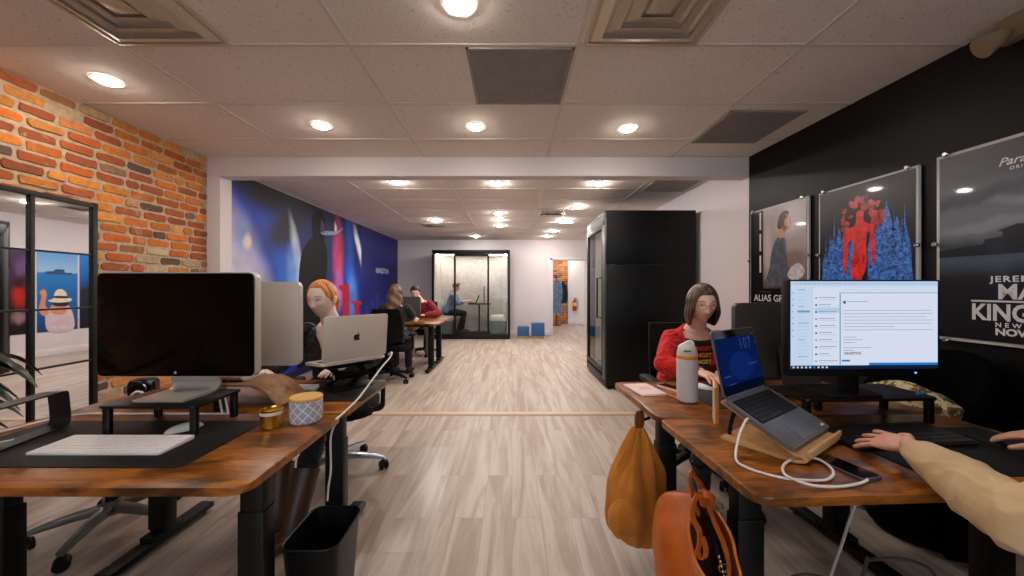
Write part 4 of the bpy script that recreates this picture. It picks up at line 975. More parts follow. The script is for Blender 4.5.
# ------------------------------------------------------------------ laptops
def laptop(label, hinge, rz, tilt, lid_ang, w, d, bodym, keym, logo=None, screen=None, group=None, badge=False):
    """root at the middle of the hinge line; the sitter is on local -Y; lid_ang is measured from the closed position"""
    t = thing('laptop', label, 'laptop', hinge, 0, group, rot=Euler((rad(tilt), 0, rz)))
    mb = MB(); mb.prism(rrect(w, d, .012, 5, 0, -d / 2), -.014, 0, 0, None, True, .003); bs = mb.build('base', bodym, t)
    mb = MB(); kw = w * .87; kd = d * .44; y1 = -.022
    mb.box((0, y1 - kd / 2, .0004), (kw + .006, kd + .006, .0012), 0, 1)
    for r_ in range(6):
        c = 0; n = 14
        while c < n:
            sp = 5 if (r_ == 5 and c == 4) else 1; a = kw / n
            mb.box((-kw / 2 + a * (c + sp / 2), y1 - kd / 6 * (r_ + .5), .0016), (a * sp - .003, kd / 6 - .0032, .0018), 0, 0); c += sp
    mb.build('keyboard', [keym, BLKM], bs)
    mb = MB(); mb.prism(rrect(w * .36, d * .33, .005, 4, 0, -d * .80), .0003, .0009, 0, None, True); mb.build('trackpad', M('trackpad_' + bodym.name, (112, 113, 118), .3, .5), bs)
    if badge:
        mb = MB(); mb.box((w / 2 - .028, -d + .018, .0005), (.022, .008, .001)); mb.build('badge', M('badge_blue', (196, 206, 224), .4), bs)
    L = d * 1.02                                                    # lid drawn standing up from the hinge, screen towards -Y
    mt = T(0, .002, .002) @ RX(-(lid_ang - 90))
    mb = MB(); mb.prism(rrect(w, L, .012, 5, 0, L / 2 + .004), -.003, .003, 0, mt @ XZ, True, .0015); mb.tube([(-w * .42, .0, .0), (w * .42, .0, .0)], .006, 8, sub=1); ld = mb.build('lid', bodym, t)
    mb = MB(); mb.prism(rrect(w - .006, L - .006, .010, 4, 0, L / 2 + .004), .0031, .0036, 0, mt @ XZ, True); mb.build('screen_bezel', BLKG, ld)
    if screen is not None: screen(ld, mt @ XZ @ T(0, .004, .0038), w - .018, L - .03)
    if logo:
        mb = MB(); fruit_mark(mb, .036, 0, mt @ XZ @ T(0, L * .52, -.0034) @ RY(180)); mb.build('lid_logo', M('logo_dark_mirror', (92, 84, 66), .15, .8), ld)
    return t
LAP = M('laptop_silver', (214, 200, 188), .38, .25, var=.01); LAPG = M('laptop_grey', (112, 113, 118), .4, .4, var=.01); KEYB = M('key_black', (18, 18, 20), .45)
laptop('silver laptop with a fruit logo on its lid, raised on a black stand', (-.815, 1.875, .898), PI + rad(48.7), 5, 101, .336, .222, LAP, KEYB, logo=True)
def xstand():
    t = thing('laptop_stand', 'black folding stand under the silver laptop', 'laptop stand', (-.90, 1.95, DZ + .003), PI + rad(48.7))
    mb = MB(); mb.prism(rrect(.22, .20, .02, 5), 0, .008, 0, None, True, .002); mb.build('foot_plate', BLKM, t)
    for s in (-1, 1):
        mb = MB(); mb.bar((s * .07, -.06, .006), (s * .07, .09, .075), .035, .012, 0, .003); mb.bar((s * .07, .09, .075), (s * .07, -.05, .114), .035, .012, 0, .003)
        mb.build('arm', BLKM, t)
    mb = MB(); mb.box((0, -.0, .117), (.24, .20, .008), .002, 0, T(0, -.02, 0) ); mb.build('rest_plate', BLKM, t)
    mb = MB(); mb.lathe([(0, 0), (.016, 0), (.016, .2), (0, .2)], 14, 0, T(-.10, .09, .075) @ RY(90)); mb.build('hinge_bar', BLKG, t)
xstand()
cable('charging_cable', 'white laptop charging cable rising from the left desk seam to the silver laptop', [(-.705, 1.44, DZ + .004), (-.70, 1.50, DZ + .012), (-.69, 1.62, .775), (-.675, 1.74, .826), (-.662, 1.83, .868), (-.650, 1.90, .895), (-.645, 1.93, .915), (-.655, 1.955, .921), (-.675, 1.965, .905)], .0042, CBL)
cable('power_lead', 'white power lead hanging beside the right leg of the left far desk', [(-.735, 1.508, DZ - .03), (-.765, 1.52, .64), (-.77, 1.53, .5), (-.785, 1.54, .42), (-.79, 1.54, .36)], .004, CBL)
cable('power_lead', 'thin pale lead looped under the left near desk', [(-1.42, 1.2, DZ - .03), (-1.38, 1.22, .62), (-1.28, 1.25, .585), (-1.18, 1.25, .60), (-1.12, 1.24, .66), (-1.10, 1.23, DZ - .03)], .003, CBL)
# ------------------------------------------------------------------ right desks
def screen_mail(par, mt, w, h):
    """a mail window: pale panes, grey text lines, blue bar and dark task bar, all lit"""
    cols = [EM('scr_white', (214, 222, 240), 0.27), EM('scr_pale', (196, 214, 236), 0.27), EM('scr_bluegrey', (180, 204, 228), 0.27), EM('scr_text', (150, 160, 182), 0.243), EM('scr_dark', (70, 78, 96), 0.216),
            EM('scr_blue', (44, 124, 204), 0.243), EM('scr_task', (16, 34, 62), 0.243), EM('scr_icon', (200, 214, 236), 0.243), EM('scr_teal', (110, 168, 200), 0.243)]
    mb = MB(); q = lambda x0, y0, x1, y1, m, z=.0003: mb.flat([(-w / 2 + x0 * w, y0 * h), (-w / 2 + x1 * w, y0 * h), (-w / 2 + x1 * w, y1 * h), (-w / 2 + x0 * w, y1 * h)], z, m, mt)
    q(0, 0, 1, 1, 0, 0); q(0, .045, .135, .93, 1); q(0, .93, 1, 1, 1); q(0, .955, 1, 1, 2, .0005); q(.14, .045, .148, .93, 2); q(.33, .045, .338, .87, 8); q(.34, .865, 1, .872, 8); q(.34, .90, 1, .906, 2)
    q(0, 0, 1, .042, 6, .0005); q(.53, .042, 1, .07, 5, .0005); q(.345, .085, .40, .105, 5, .0005)
    rr = random.Random(3)
    for i in range(22):
        y = .90 - i * .038; q(.05, y, .05 + rr.uniform(.04, .075), y + .008, 2 if i % 5 else 8, .0005)
    q(.045, .645, .13, .668, 8, .0006)
    for i in range(10):
        y = .80 - i * .08; q(.165, y, .178, y + .018, 4 if i % 3 else 8, .0005); q(.19, y + .012, .19 + rr.uniform(.06, .13), y + .02, 3, .0005); q(.19, y - .012, .19 + rr.uniform(.08, .13), y - .005, 2, .0005)
    q(.16, .64, .328, .70, 2, .0004)
    q(.355, .745, .372, .775, 4, .0005); q(.38, .765, .52, .772, 3, .0005)
    for i, L in enumerate((.60, .61, .57, .61, .60, .35, .61)): q(.355, .665 - i * .037, .355 + L, .670 - i * .037, 3, .0005)
    for i, L in enumerate((.09, .13, .08, .0, .19, .07)): q(.355, .36 - i * .03, .355 + L, .366 - i * .03, 3, .0005)
    mb.mesh(text_mesh('KINGSTON', .013, 0, .0003), 4, mt @ T(-w / 2 + .36 * w, .165 * h, .0006))
    for i in range(9): q(.012 + i * .028, .012, .026 + i * .028, .031, 7 if i != 5 else 5, .0007)
    for i in range(14): q(.03 + i * .03, .968, .045 + i * .03, .974, 3, .0007)
    for i in range(8): q(.008, .86 - i * .07, .018, .872 - i * .07, 5 if i % 3 == 2 else 8, .0007)
    mb.build('screen', cols, par)
def flat_monitor():
    """thin bezel monitor on a riser; screen looks along -Y"""
    t = thing('desktop_monitor', 'black monitor with a bright mail window on its screen', 'monitor', R(.738, .46, DZ + .1055), RR * .6); w, h, zb = .594, .366, .090
    mb = MB(); mb.prism(rrect(w, h, .006, 3, 0, zb + h / 2), -.022, .012, 0, XZ, True, .003); mb.box((0, .03, zb + .17), (.34, .03, .24), .012); mb.build('housing', BLKM, t)
    screen_mail(t, XZ @ T(0, zb + .028, .0125), .573, .332)
    mb = MB(); mb.box((.20, -.0125, zb + .012), (.007, .001, .005)); mb.build('power_light', EM('led_blue', (60, 150, 255), 1.0), t)
    mb = MB(); mb.box((0, .055, .10), (.07, .03, .20), .006); mb.build('stand_neck', BLKM, t)
    mb = MB(); mb.prism(rrect(.22, .17, .02, 5, 0, .095), 0, .010, 0, None, True, .003); mb.build('stand_foot', BLKM, t)
flat_monitor()
def right_riser():
    t = thing('monitor_riser', 'black riser under the bright-screened monitor', 'monitor stand', R(.79, .565, DZ), RR); w, d, h = .54, .205, .105; m = M('riser_black', (18, 17, 16), .35, .3)
    mb = MB(); mb.prism(rrect(w, d, .02, 5), h - .012, h, 0, None, True, .002); mb.build('top', m, t)
    for sx in (-1, -.2, 1):
        for sy in (-1, 1):
            if sx == -.2 and sy == -1: continue
            mb = MB(); mb.prism(rrect(.03, .022, .008, 4, sx * (w / 2 - .02), sy * (d / 2 - .02)), 0, h - .012, 0, None, True); mb.build('leg', m, t)
right_riser()
def clip():
    p = R(1.03, .50, DZ + .105); t = thing('cable_clip', 'small turquoise clip on the edge of the black riser', 'clip', p, RR)
    mb = MB(); mb.box((0, 0, .006), (.034, .014, .012), .003); mb.tube([(-.004, 0, .012), (-.006, 0, .028), (.004, 0, .026)], .003, 6); mb.build('clip_body', M('turquoise_plastic', (70, 150, 160), .4), t)
clip()
desktop_display('dark grey monitor back beside the person in the red cardigan', R(.83, .90, DZ), PI + RR, .60, .37, .085, M('space_grey_shell', (78, 74, 70), .4, .3, var=.01), logo=False)
# laptop on the plywood stand
def screen_lock(par, mt, w, h):
    cols = [EM('lock_navy', (10, 26, 74), 0.243), EM('lock_blue', (14, 36, 96), 0.243), EM('lock_pale', (34, 62, 122), 0.243), EM('lock_dark', (6, 12, 34), 0.243)]
    mb = MB(); q = lambda x0, y0, x1, y1, m, z=.0003: mb.flat([(-w / 2 + x0 * w, y0 * h), (-w / 2 + x1 * w, y0 * h), (-w / 2 + x1 * w, y1 * h), (-w / 2 + x0 * w, y1 * h)], z, m, mt)
    q(0, 0, 1, 1, 0, 0); q(0, 0, 1, .16, 3)
    el = lambda cx, cy, rx, ry: mb.flat([(-w / 2 + (cx + rx * math.cos(a * .3)) * w, (cy + ry * math.sin(a * .3)) * h) for a in range(21)], .0002, 1, mt)
    el(.52, .46, .30, .26); q(.06, .30, .22, .33, 2); q(.68, .44, .92, .47, 2); q(.12, .16, .3, .18, 2)
    for k in range(5): q(.2 + k * .13, .62 + .05 * (k % 2), .22 + k * .13, .66 + .05 * (k % 2), 1, .0005)
    mb.mesh(text_mesh('107', .30 * h, 0, .001, spacing=1.15), 2, mt @ T(w * .05, h * .76, .0006))
    mb.build('screen', cols, par)
LRZ = rad(33.7); LH = Vector((.865, 1.33, .886))
laptop('open grey laptop with a dark blue screen on a plywood stand', LH, LRZ, 26, 128, .322, .222, LAPG, KEYB, screen=screen_lock, badge=True)
def lw(x, y): return Vector((LH.x + x * math.cos(LRZ) - y * math.sin(LRZ), LH.y + x * math.sin(LRZ) + y * math.cos(LRZ), 0))
def ply_stand():
    """V shaped bent plywood: flat foot, front fold, slanted rest with a lip"""
    o = lw(0, 0); t = thing('laptop_stand', 'bent plywood laptop stand with pale edges under the grey laptop', 'laptop stand', (o.x, o.y, DZ), LRZ)
    tl = rad(26); c, s = math.cos(tl), math.sin(tl); hz = LH.z - DZ
    def rest(d, off): return V(0, -d * c + off * s * -1 * 0, hz - d * s - .0205 / c + off)
    pth = [V(0, .02, .005), V(0, -.10, .005), V(0, -.185, .006), V(0, -.212, .012), V(0, -.224, .019), V(0, -.219, .027), rest(.213, 0), rest(.12, 0), rest(.02, 0), rest(-.02, 0)]
    mb = MB(); mb.strip(catmull(pth, 5), .292, .009, 0); mb.build('bent_sheet', [BIRCH], t)
    mb = MB(); mb.box((0, -.2295, hz - .238 * s - .002), (.292, .008, .018), .003) ; mb.build('front_lip', BIRCH, t)
    for k in (-1, 1):
        mb = MB(); mb.tube([(k * .10, .012, .009), (k * .10, .004, .06), (k * .10, -.012, hz - .035)], .007, 8); mb.build('prop', BLKM, t)
ply_stand()
def wall_book():
    p = lw(-.20, .03); t = thing('upright_notebook', 'thin orange-spined notebook standing left of the grey laptop', 'notebook', (.818, 1.44, DZ), -rad(27))
    mb = MB(); mb.box((0, 0, .072), (.012, .10, .144), .002); mb.build('cover', M('orange_cover', (216, 132, 34), .5), t); mb = MB(); mb.box((-.009, 0, .072), (.006, .098, .14)); mb.build('pages', M('paper_cream', (226, 214, 190), .7), t)
wall_book()
# small things on the right near desk
def phone(label, loc, rz, case, L=.15, w=.074):
    t = thing('phone', label, 'phone', loc, rz); mb = MB(); mb.prism(rrect(w, L, .012, 5), 0, .009, 0, None, True, .002); mb.build('case', case, t)
    mb = MB(); mb.prism(rrect(w - .008, L - .008, .010, 5), .0088, .0096, 0, None, True); mb.build('glass_front', BLKG, t)
phone('black phone charging on the right near desk beside the looped cable', (.976, 1.055, DZ), rad(14), GREYM, .14, .075)
cable('charging_cable', 'white looped charging cable between the grey laptop and the black phone', [(.764, 1.166, .847), (.748, 1.155, .842), (.715, 1.135, .80), (.678, 1.09, DZ + .014), (.686, 1.05, DZ + .006), (.733, 1.004, DZ + .005), (.791, .985, DZ + .005), (.862, .985, DZ + .006), (.918, 1.03, DZ + .008), (.925, 1.09, DZ + .012), (.872, 1.105, DZ + .008), (.80, 1.06, DZ + .008), (.758, .995, DZ + .012), (.79, .952, DZ + .009), (.86, .95, DZ + .006), (.93, .965, DZ + .006), (.972, .985, DZ + .006), (.983, 1.005, DZ + .006)], .0036, CBL)
def rmat():
    p = R(.86, .26); desk_mat('black desk mat under the black keyboard', p.x, p.y, .62, .34, RR, (12, 12, 12))
rmat()
KP = R(.73, .345); keyboard('keyboard', 'black keyboard under the hand of the person in tan', (KP.x, KP.y, DZ + .003), RR + rad(3), .45, .165, M('keyboard_black', (22, 22, 23), .4), M('key_black_shiny', (26, 26, 28), .3), 6, 21, (.010, .020), .004)
KP = R(1.02, .30); mouse('black mouse under the right hand of the person in tan', (1.625, 1.235, DZ + .003), .1, BLKM, .95)
cable('cable', 'grey cable hanging down below the right near desk', [(.885, .93, DZ - .03), (.872, .95, .60), (.85, .97, .45), (.838, .96, .28), (.85, .90, .02)], .0035, M('grey_cable', (150, 148, 144), .5))
def dark_loop(label, pts): cable('cable', label, pts, .0045, M('dark_cable', (60, 60, 60), .45))
dark_loop('dark cable looping under the right near desk', [(1.15, 1.25, .05), (1.08, 1.1, .42), (1.02, 1.02, .50), (1.10, .99, .52), (1.2, 1.02, .45), (1.26, 1.1, .3), (1.3, 1.2, .02)])
dark_loop('dark cable arching low beneath the right near desk', [(.88, 1.3, .02), (.92, 1.2, .30), (1.0, 1.12, .36), (1.10, 1.1, .30), (1.16, 1.2, .02)])
def strip_():
    p = R(.42, .36, DZ - .115); t = thing('power_strip', 'black power strip mounted under the right near desk', 'power strip', p, RR)
    mb = MB(); mb.box((0, 0, 0), (.26, .055, .04), .005); mb.build('housing', M('strip_black', (30, 30, 30), .4), t)
    for k in range(5): 
        mb = MB(); mb.box((-.09 + k * .045, -.0285, 0), (.030, .004, .026), .002); mb.build('socket', M('socket_grey', (62, 60, 58), .4), t)
    mb = MB(); 
    for s in (-1, 1): mb.box((s * .11, 0, .034), (.02, .05, .026), .002)
    mb.build('bracket', BLKM, t)
strip_()
# right far desk
def flask():
    t = thing('water_flask', 'white insulated flask with an orange ring on the right far desk', 'water bottle', (.815, 1.675, DZ), -.3)
    wm = M('flask_powder_coat', (206, 204, 210), .55, var=.01)
    mb = MB(); mb.lathe([(0, .004), (.038, .004), (.044, .012), (.0455, .03), (.0455, .195), (.044, .205), (0, .205)], 36); mb.build('body', wm, t)
    mb = MB(); mb.lathe([(0, 0), (.040, 0), (.0405, .006), (0, .006)], 30); mb.build('base_pad', M('flask_pad', (60, 60, 64), .7), t)
    mb = MB(); mb.lathe([(.0446, .203), (.0452, .205), (.0452, .216), (.044, .219)], 36); mb.build('ring', M('flask_orange', (236, 140, 44), .45), t)
    mb = MB(); mb.lathe([(.044, .218), (.043, .235), (.037, .256), (.028, .266), (0, .268)], 36); mb.build('lid', M('flask_lid', (204, 204, 192), .5, var=.01), t)
    mb = MB(); mb.prism([(p.x, p.y) for p in catmull([(-.032, .250, 0), (-.034, .262, 0), (-.012, .274, 0), (.006, .286, 0), (.024, .284, 0), (.030, .268, 0), (.022, .258, 0)], 4, True)], -.013, .013, 0, XZ, True, .003); mb.build('flip_spout', M('flask_white', (226, 226, 226), .45, var=.01), t)
    mb = MB(); mb.box((-.005, -.0415, .243), (.032, .006, .007), .002); mb.build('lid_label', M('flask_grey', (110, 112, 112), .5), t)
flask()
def notepad():
    t = thing('notepad', 'pale pink notepad at the far corner of the right far desk', 'notepad', (.683, 1.862, DZ), rad(8)); pk = M('pink_paper', (232, 206, 204), .6, var=.01)
    mb = MB(); mb.box((0, 0, .005), (.135, .20, .009), .001); mb.build('pages', pk, t)
    mb = MB(); mb.box((0, 0, .0098), (.133, .198, .0006)); 
    mb.flat([(-.03, -.02), (.02, -.03), (.045, 0), (.02, .04), (-.02, .035)], .0103, 1); mb.build('cover_sheet', [pk, M('pink_print', (226, 188, 186), .6)], t)
notepad()
phone('white-cased phone lying beside the pink notepad', (.845, 1.90, DZ), rad(28), WHT, .145, .072)
mouse('white mouse at the hand of the person in the red cardigan', (1.005, 1.905, DZ + .002), rad(35), WHT)
mb = MB(); mb.tube([(.762, 1.80, DZ + .0045), (.795, 1.70, DZ + .0045)], .004, 8, sub=1)
tag(mb.build('pencil', M('coral_pencil', (222, 128, 100), .5)), 'coral pencil between the pink notepad and the white flask', 'pencil')
p = R(.50, .80); desk_mat('black desk mat before the person in the red cardigan', p.x, p.y + .06, .40, .36, RR, (24, 20, 19))
# ------------------------------------------------------------------ bags
def backpack():
    x, y = .578, 1.64; t = thing('backpack', 'mustard fabric backpack hanging from the right far desk', 'backpack', (x - .012, y, .110)); m = M('mustard_cotton', (196, 122, 34), .85, var=.12, vscale=12, bump=.25, bscale=220, sheen=.2)
    def ring(z, rx, ry, cx, cy, k, amp, n=64):
        o = []
        for i in range(n):
            a = 2 * PI * i / n; f = 1 + amp * 2.4 * (1 - 2 * abs(math.sin(a * 4 + k * .6))) + amp * 1.2 * math.sin(a * 13 - k * 1.7) + .07 * math.sin(a * 3 + k * 1.5)
            c, s = math.cos(a), math.sin(a); e = .75
            o.append((cx + rx * f * abs(c) ** e * (1 if c > 0 else -1), cy + ry * f * abs(s) ** e * (1 if s > 0 else -1), z))
        return o
    mb = MB(); prof = [(.0, .05, .04, .02, .01), (.015, .10, .07, .015, .02), (.05, .135, .088, .01, .03), (.11, .152, .098, .0, .035), (.18, .150, .098, -.008, .04), (.25, .138, .09, -.012, .05), (.32, .116, .078, -.008, .07), (.39, .088, .062, .0, .10), (.45, .060, .046, .008, .14), (.50, .036, .032, .012, .16), (.53, .022, .022, .014, .12)]
    rings = [ring(z * 1.0, rx * .93, ry * .9, cx, 0, .4 + z * 3, am) for (z, rx, ry, cx, am) in prof]
    mb.loft(rings); me = eval_mesh(mb.bm, [('SUBSURF', dict(levels=1, render_levels=1))]); b = MB(); b.mesh(me)
    for v in b.bm.verts:
        q = v.co; w = noise.noise(q * 8) * .016 + noise.noise(Vector((q.x * 26, q.y * 26, q.z * 5))) * .010; d = Vector((q.x, q.y, 0)); 
        if d.length > 1e-4: v.co += d.normalized() * w
    for f in b.bm.faces: f.smooth = True
    b.build('body', m, t)
    mb = MB(); mb.loft([ring(.07 + .17 * u, .072 * math.sin(PI * (.12 + .80 * u)) ** .7, .04 * math.sin(PI * (.1 + .8 * u)), -.075, -.066, 2 + u, .03, 32) for u in (0, .12, .3, .5, .7, .88, 1)]); mb.build('front_pocket', m, t)
    for sx in (.02, .085):
        mb = MB(); mb.tube([(.02, .03, .50), (.045 + sx * .3, .05, .38), (.088 + sx * .3, .05, .22), (.095 + sx * .2, .04, .08)], .016, 8, squash=(1.0, .3)); mb.build('shoulder_strap', m, t)
    mb = MB(); mb.tube([(.105, .04, .09), (.112, .03, .04), (.108, .02, -.02), (.118, .01, -.05)], .009, 6); mb.tube([(.10, .04, .10), (.122, .035, .05), (.126, .03, -.03)], .008, 6); mb.build('black_strap_end', BLKF, t)
    mb = MB(); mb.strip(catmull([(.008, 0, .515), (.004, 0, .56), (.010, 0, .595), (.020, 0, .595), (.026, 0, .56), (.02, 0, .515)], 5), .030, .006, 0, (1, .6, 0)); mb.build('hang_loop', M('mustard_webbing', (128, 76, 26), .8), t)
backpack()
def leather_bag():
    o = Vector((.63, 1.20, .14)); t = thing('leather_bag', 'open orange leather bag with buckles hanging from the right near desk', 'bag', (.611, 1.185, .14)); m = M('tan_orange_leather', (182, 88, 22), .42, var=.10, vscale=10, bump=.2, bscale=90); inn = M('leather_inside', (70, 34, 16), .7)
    a = Vector((.06, .80, -.60)).normalized(); u = Vector((0, .60, .80)); w_ = a.cross(u).normalized(); n = 48
    def ring(c, rw, ru, pw=.9, pinch=0.0):
        out = []
        for i in range(n):
            th = 2 * PI * i / n; cu, sw = math.cos(th), math.sin(th); k = 1 - pinch * max(0, cu) ** 2
            f = 1 + .025 * math.sin(5 * th + rw * 40) + .015 * math.sin(9 * th)
            out.append(Vector(c) - o + u * ru * f * math.copysign(abs(cu) ** pw, cu) + w_ * rw * k * f * math.copysign(abs(sw) ** pw, sw))
        return out
    R_ = [ring((.652, 1.150, .462), .066, .132, 1, .5), ring((.636, 1.165, .435), .090, .160, 1, .4), ring((.626, 1.20, .385), .106, .195, .9, .3), ring((.622, 1.245, .340), .110, .205, .85, .2), ring((.63, 1.295, .305), .105, .175, .85, .1), ring((.632, 1.33, .285), .066, .115), ring((.632, 1.345, .275), .02, .03)]
    mb = MB(); mb.loft(R_, caps=True)
    bm = mb.bm; bm.faces.ensure_lookup_table(); cap = [f for f in bm.faces if len(f.verts) == n and (f.calc_center_median() + o - Vector((.652, 1.15, .462))).length < .03]
    bmesh.ops.delete(bm, geom=cap, context='FACES_ONLY')
    me = eval_mesh(bm, [('SOLIDIFY', dict(thickness=.004, offset=1.0)), ('SUBSURF', dict(levels=1, render_levels=1))]); b = MB(); b.mesh(me)
    for v in b.bm.verts: v.co += Vector((noise.noise(v.co * 11), noise.noise(v.co * 11 + V(4, 2, 9)), noise.noise(v.co * 9 + V(1, 7, 3)))) * .006
    bd = b.build('body', m, t)
    mb = MB(); mb.tube([p_ + Vector((noise.noise(p_ * 11), noise.noise(p_ * 11 + V(4, 2, 9)), noise.noise(p_ * 9 + V(1, 7, 3)))) * .006 for p_ in R_[0]], .0055, 8, sub=2, closed=True); mb.build('rim_piping', M('leather_edge', (214, 116, 36), .4), bd)
    L_ = [ring((.645, 1.19, .42), .06, .13, 1, .4), ring((.638, 1.23, .38), .085, .15, .9, .3), ring((.636, 1.27, .34), .07, .12), ring((.636, 1.29, .33), .02, .03)]
    mb = MB(); mb.loft(L_, caps=False); mb.build('lining', inn, bd)
    W = lambda *p_: Vector(p_) - o
    top = R_[0][0] + o; hk = Vector((.600, 1.195, .668))
    def band(nm, pts, wd=.020, dirv=(.6, .8, .2), mat=m, th=.004): 
        mb_ = MB(); mb_.strip(catmull([W(*p_) for p_ in pts], 6), wd, th, 0, dirv); mb_.build(nm, mat, t)
    band('handle', [(.655, 1.22, .545), (.650, 1.215, .585), (.632, 1.205, .63), (.612, 1.195, .664), (.600, 1.19, .672), (.592, 1.185, .655), (.600, 1.18, .61), (.612, 1.185, .57), (.63, 1.19, .53)])
    band('handle', [(.665, 1.205, .535), (.668, 1.20, .575), (.645, 1.198, .62), (.615, 1.192, .655), (.602, 1.188, .664)], .018)
    band('loose_strap', [(.640, 1.185, .605), (.612, 1.165, .612), (.590, 1.150, .59), (.585, 1.140, .55), (.598, 1.128, .52), (.592, 1.115, .49), (.582, 1.108, .465), (.598, 1.10, .455), (.606, 1.105, .48), (.600, 1.115, .51)], .020, (1, .5, 0))
    band('knot', [(.628, 1.19, .60), (.640, 1.165, .612), (.662, 1.160, .598), (.668, 1.175, .575), (.645, 1.185, .57), (.625, 1.175, .585)], .026, (.3, .7, .6))
    band('inner_strap', [(.650, 1.175, .57), (.655, 1.14, .53), (.672, 1.125, .48), (.680, 1.115, .43), (.676, 1.108, .39), (.668, 1.105, .35)], .016, (1, .4, .2))
    band('dark_strap', [(.640, 1.165, .55), (.644, 1.135, .50), (.652, 1.118, .45), (.660, 1.108, .40), (.664, 1.105, .36)], .014, (1, .4, .2), BLKF)
    br = M('brass', (196, 160, 92), .25, .9)
    for p_ in ((.678, 1.165, .572), (.660, 1.112, .42), (.668, 1.10, .375)):
        mb = MB(); mb.tube([W(p_[0] + .013 * math.cos(q * PI / 4), p_[1] - .004, p_[2] + .013 * math.sin(q * PI / 4)) for q in range(8)], .0026, 6, sub=2, closed=True); mb.build('ring', br, t)
    mb = MB()
    for k in range(8): mb.ell(W(.650 + .003 * k, 1.112 - .001 * k, .45 - k * .014), (.004, .004, .0065), nu=8, nv=6)
    mb.build('zip_pull_chain', br, t)
leather_bag()
# ------------------------------------------------------------------ floor things
def bin_():
    t = thing('waste_bin', 'open black waste bin on the floor beside the left near desk', 'bin', (-.745, 1.425, 0), .02); h = .325
    mb = MB(); o = lambda w, d, z: [(q[0], q[1], z) for q in rrect(w, d, .045, 6)]
    mb.loft([o(.165, .215, 0), o(.168, .218, .008), o(.205, .262, h - .004), o(.212, .270, h), o(.208, .266, h + .004), o(.198, .256, h), o(.160, .21, .012)]); mb.build('tub', M('bin_plastic', (9, 9, 9), .42, spec=.3), t)
    mb = MB(); mb.ell((.01, -.02, .03), (.02, .016, .016), nu=10, nv=8)
    for v in mb.bm.verts: v.co += Vector((noise.noise(v.co * 90), noise.noise(v.co * 80 + V(3, 1, 2)), 0)) * .006
    tag(mb.build('crumpled_foil', CHROME, None, (-.745, 1.43, 0)), 'scrap of silver foil at the bottom of the black bin', 'foil')
bin_()
def chairmat():
    mb = MB(); mb.prism(rrect(.95, 1.15, .06, 6), .0005, .003, 0, None, True); o = mb.build('floor_mat', GLASS('clear_vinyl', (253, 253, 252), .05, .25), None, (-.90, 2.30, .0005)); tag(o, 'clear plastic chair mat on the planks by the left far desk', 'floor mat')
chairmat()
def plant():
    t = thing('potted_plant', 'dark leafy potted plant standing in front of the black-framed mirror', 'plant', (-2.53, 1.40, 0)); t.scale = (.86, .86, 1.0); lm = M('dark_leaf', (20, 34, 16), .34, var=.25, vscale=14); st = M('plant_stem', (60, 74, 36), .6)
    mb = MB(); mb.lathe([(0, 0), (.11, 0), (.135, .03), (.16, .30), (.165, .32), (.15, .32), (.145, .28), (0, .28)], 28); mb.build('pot', M('charcoal_pot', (40, 40, 42), .6), t)
    mb = MB(); mb.lathe([(0, .281), (.143, .281), (0, .29)], 20); mb.build('soil', M('potting_soil', (36, 26, 20), .9), t)
    rnd = random.Random(11)
    for k in range(44):
        a = k * 2.399 + rnd.uniform(-.2, .2); L = rnd.uniform(.40, .84); el = rad(rnd.uniform(66, 87)); c, s = math.cos(a), math.sin(a)
        r0 = .03; base = V(r0 * c, r0 * s, .28); stem_top = base + V(c * math.cos(el), s * math.cos(el), math.sin(el)) * L * .9
        mb = MB(); mb.tube([base, base.lerp(stem_top, .5) + V(0, 0, .03), stem_top], [.006, .0045, .003], 6, sub=4, m=1)
        ll = rnd.uniform(.20, .29); w = rnd.uniform(.036, .052); d = V(c, s, 0); side = V(-s, c, 0); rows = []
        slope0 = rnd.uniform(.35, .8)
        for i in range(9):
            u = i / 8; p = stem_top + d * (ll * u) * .95 + V(0, 0, ll * (slope0 * u - 1.0 * u * u)); ww = w * math.sin(PI * min(1, (u * .93 + .05))) ** .8
            rows.append([p - side * ww + V(0, 0, ww * .35), p - side * ww * .5 + V(0, 0, .03 * ww), p - V(0, 0, ww * .12), p + side * ww * .5 + V(0, 0, .03 * ww), p + side * ww + V(0, 0, ww * .35)])
        mb.loft(rows, 0, True, False, False); mb.build('leaf', [lm, st], t, recalc=False)
plant()
def armchair():
    p = R(1.545, .93); t = thing('tub_armchair', 'black round-backed armchair against the black wall', 'armchair', (p.x, p.y, 0), RR + PI / 2); m = M('black_upholstery', (3, 3, 3), .9, spec=.05, bump=.1, bscale=150)
    mb = MB(); ri, ro = .200, .255; rows = []
    for i in range(25):
        a = rad(-30 + 240 * i / 24); z = .60 + .34 * max(0, math.sin((i / 24) * PI)) ** .8
        c, s = -math.cos(a), -math.sin(a)
        rows.append([(c * ro, s * ro, .02), (c * ro, s * ro, z - .03), (c * (ro - .015), s * (ro - .015), z), (c * (ri + .015), s * (ri + .015), z), (c * ri, s * ri, z - .03), (c * ri, s * ri, .02)])
    mb.loft(rows); mb.build('back', m, t)
    mb = MB(); mb.lathe([(0, .03), (.192, .03), (.197, .05), (.197, .40), (.17, .45), (0, .46)], 32); mb.build('seat', m, t)
    mb = MB(); mb.cyl((0, 0, 0), .17, .03, n=28); mb.build('plinth', BLKM, t)
armchair()
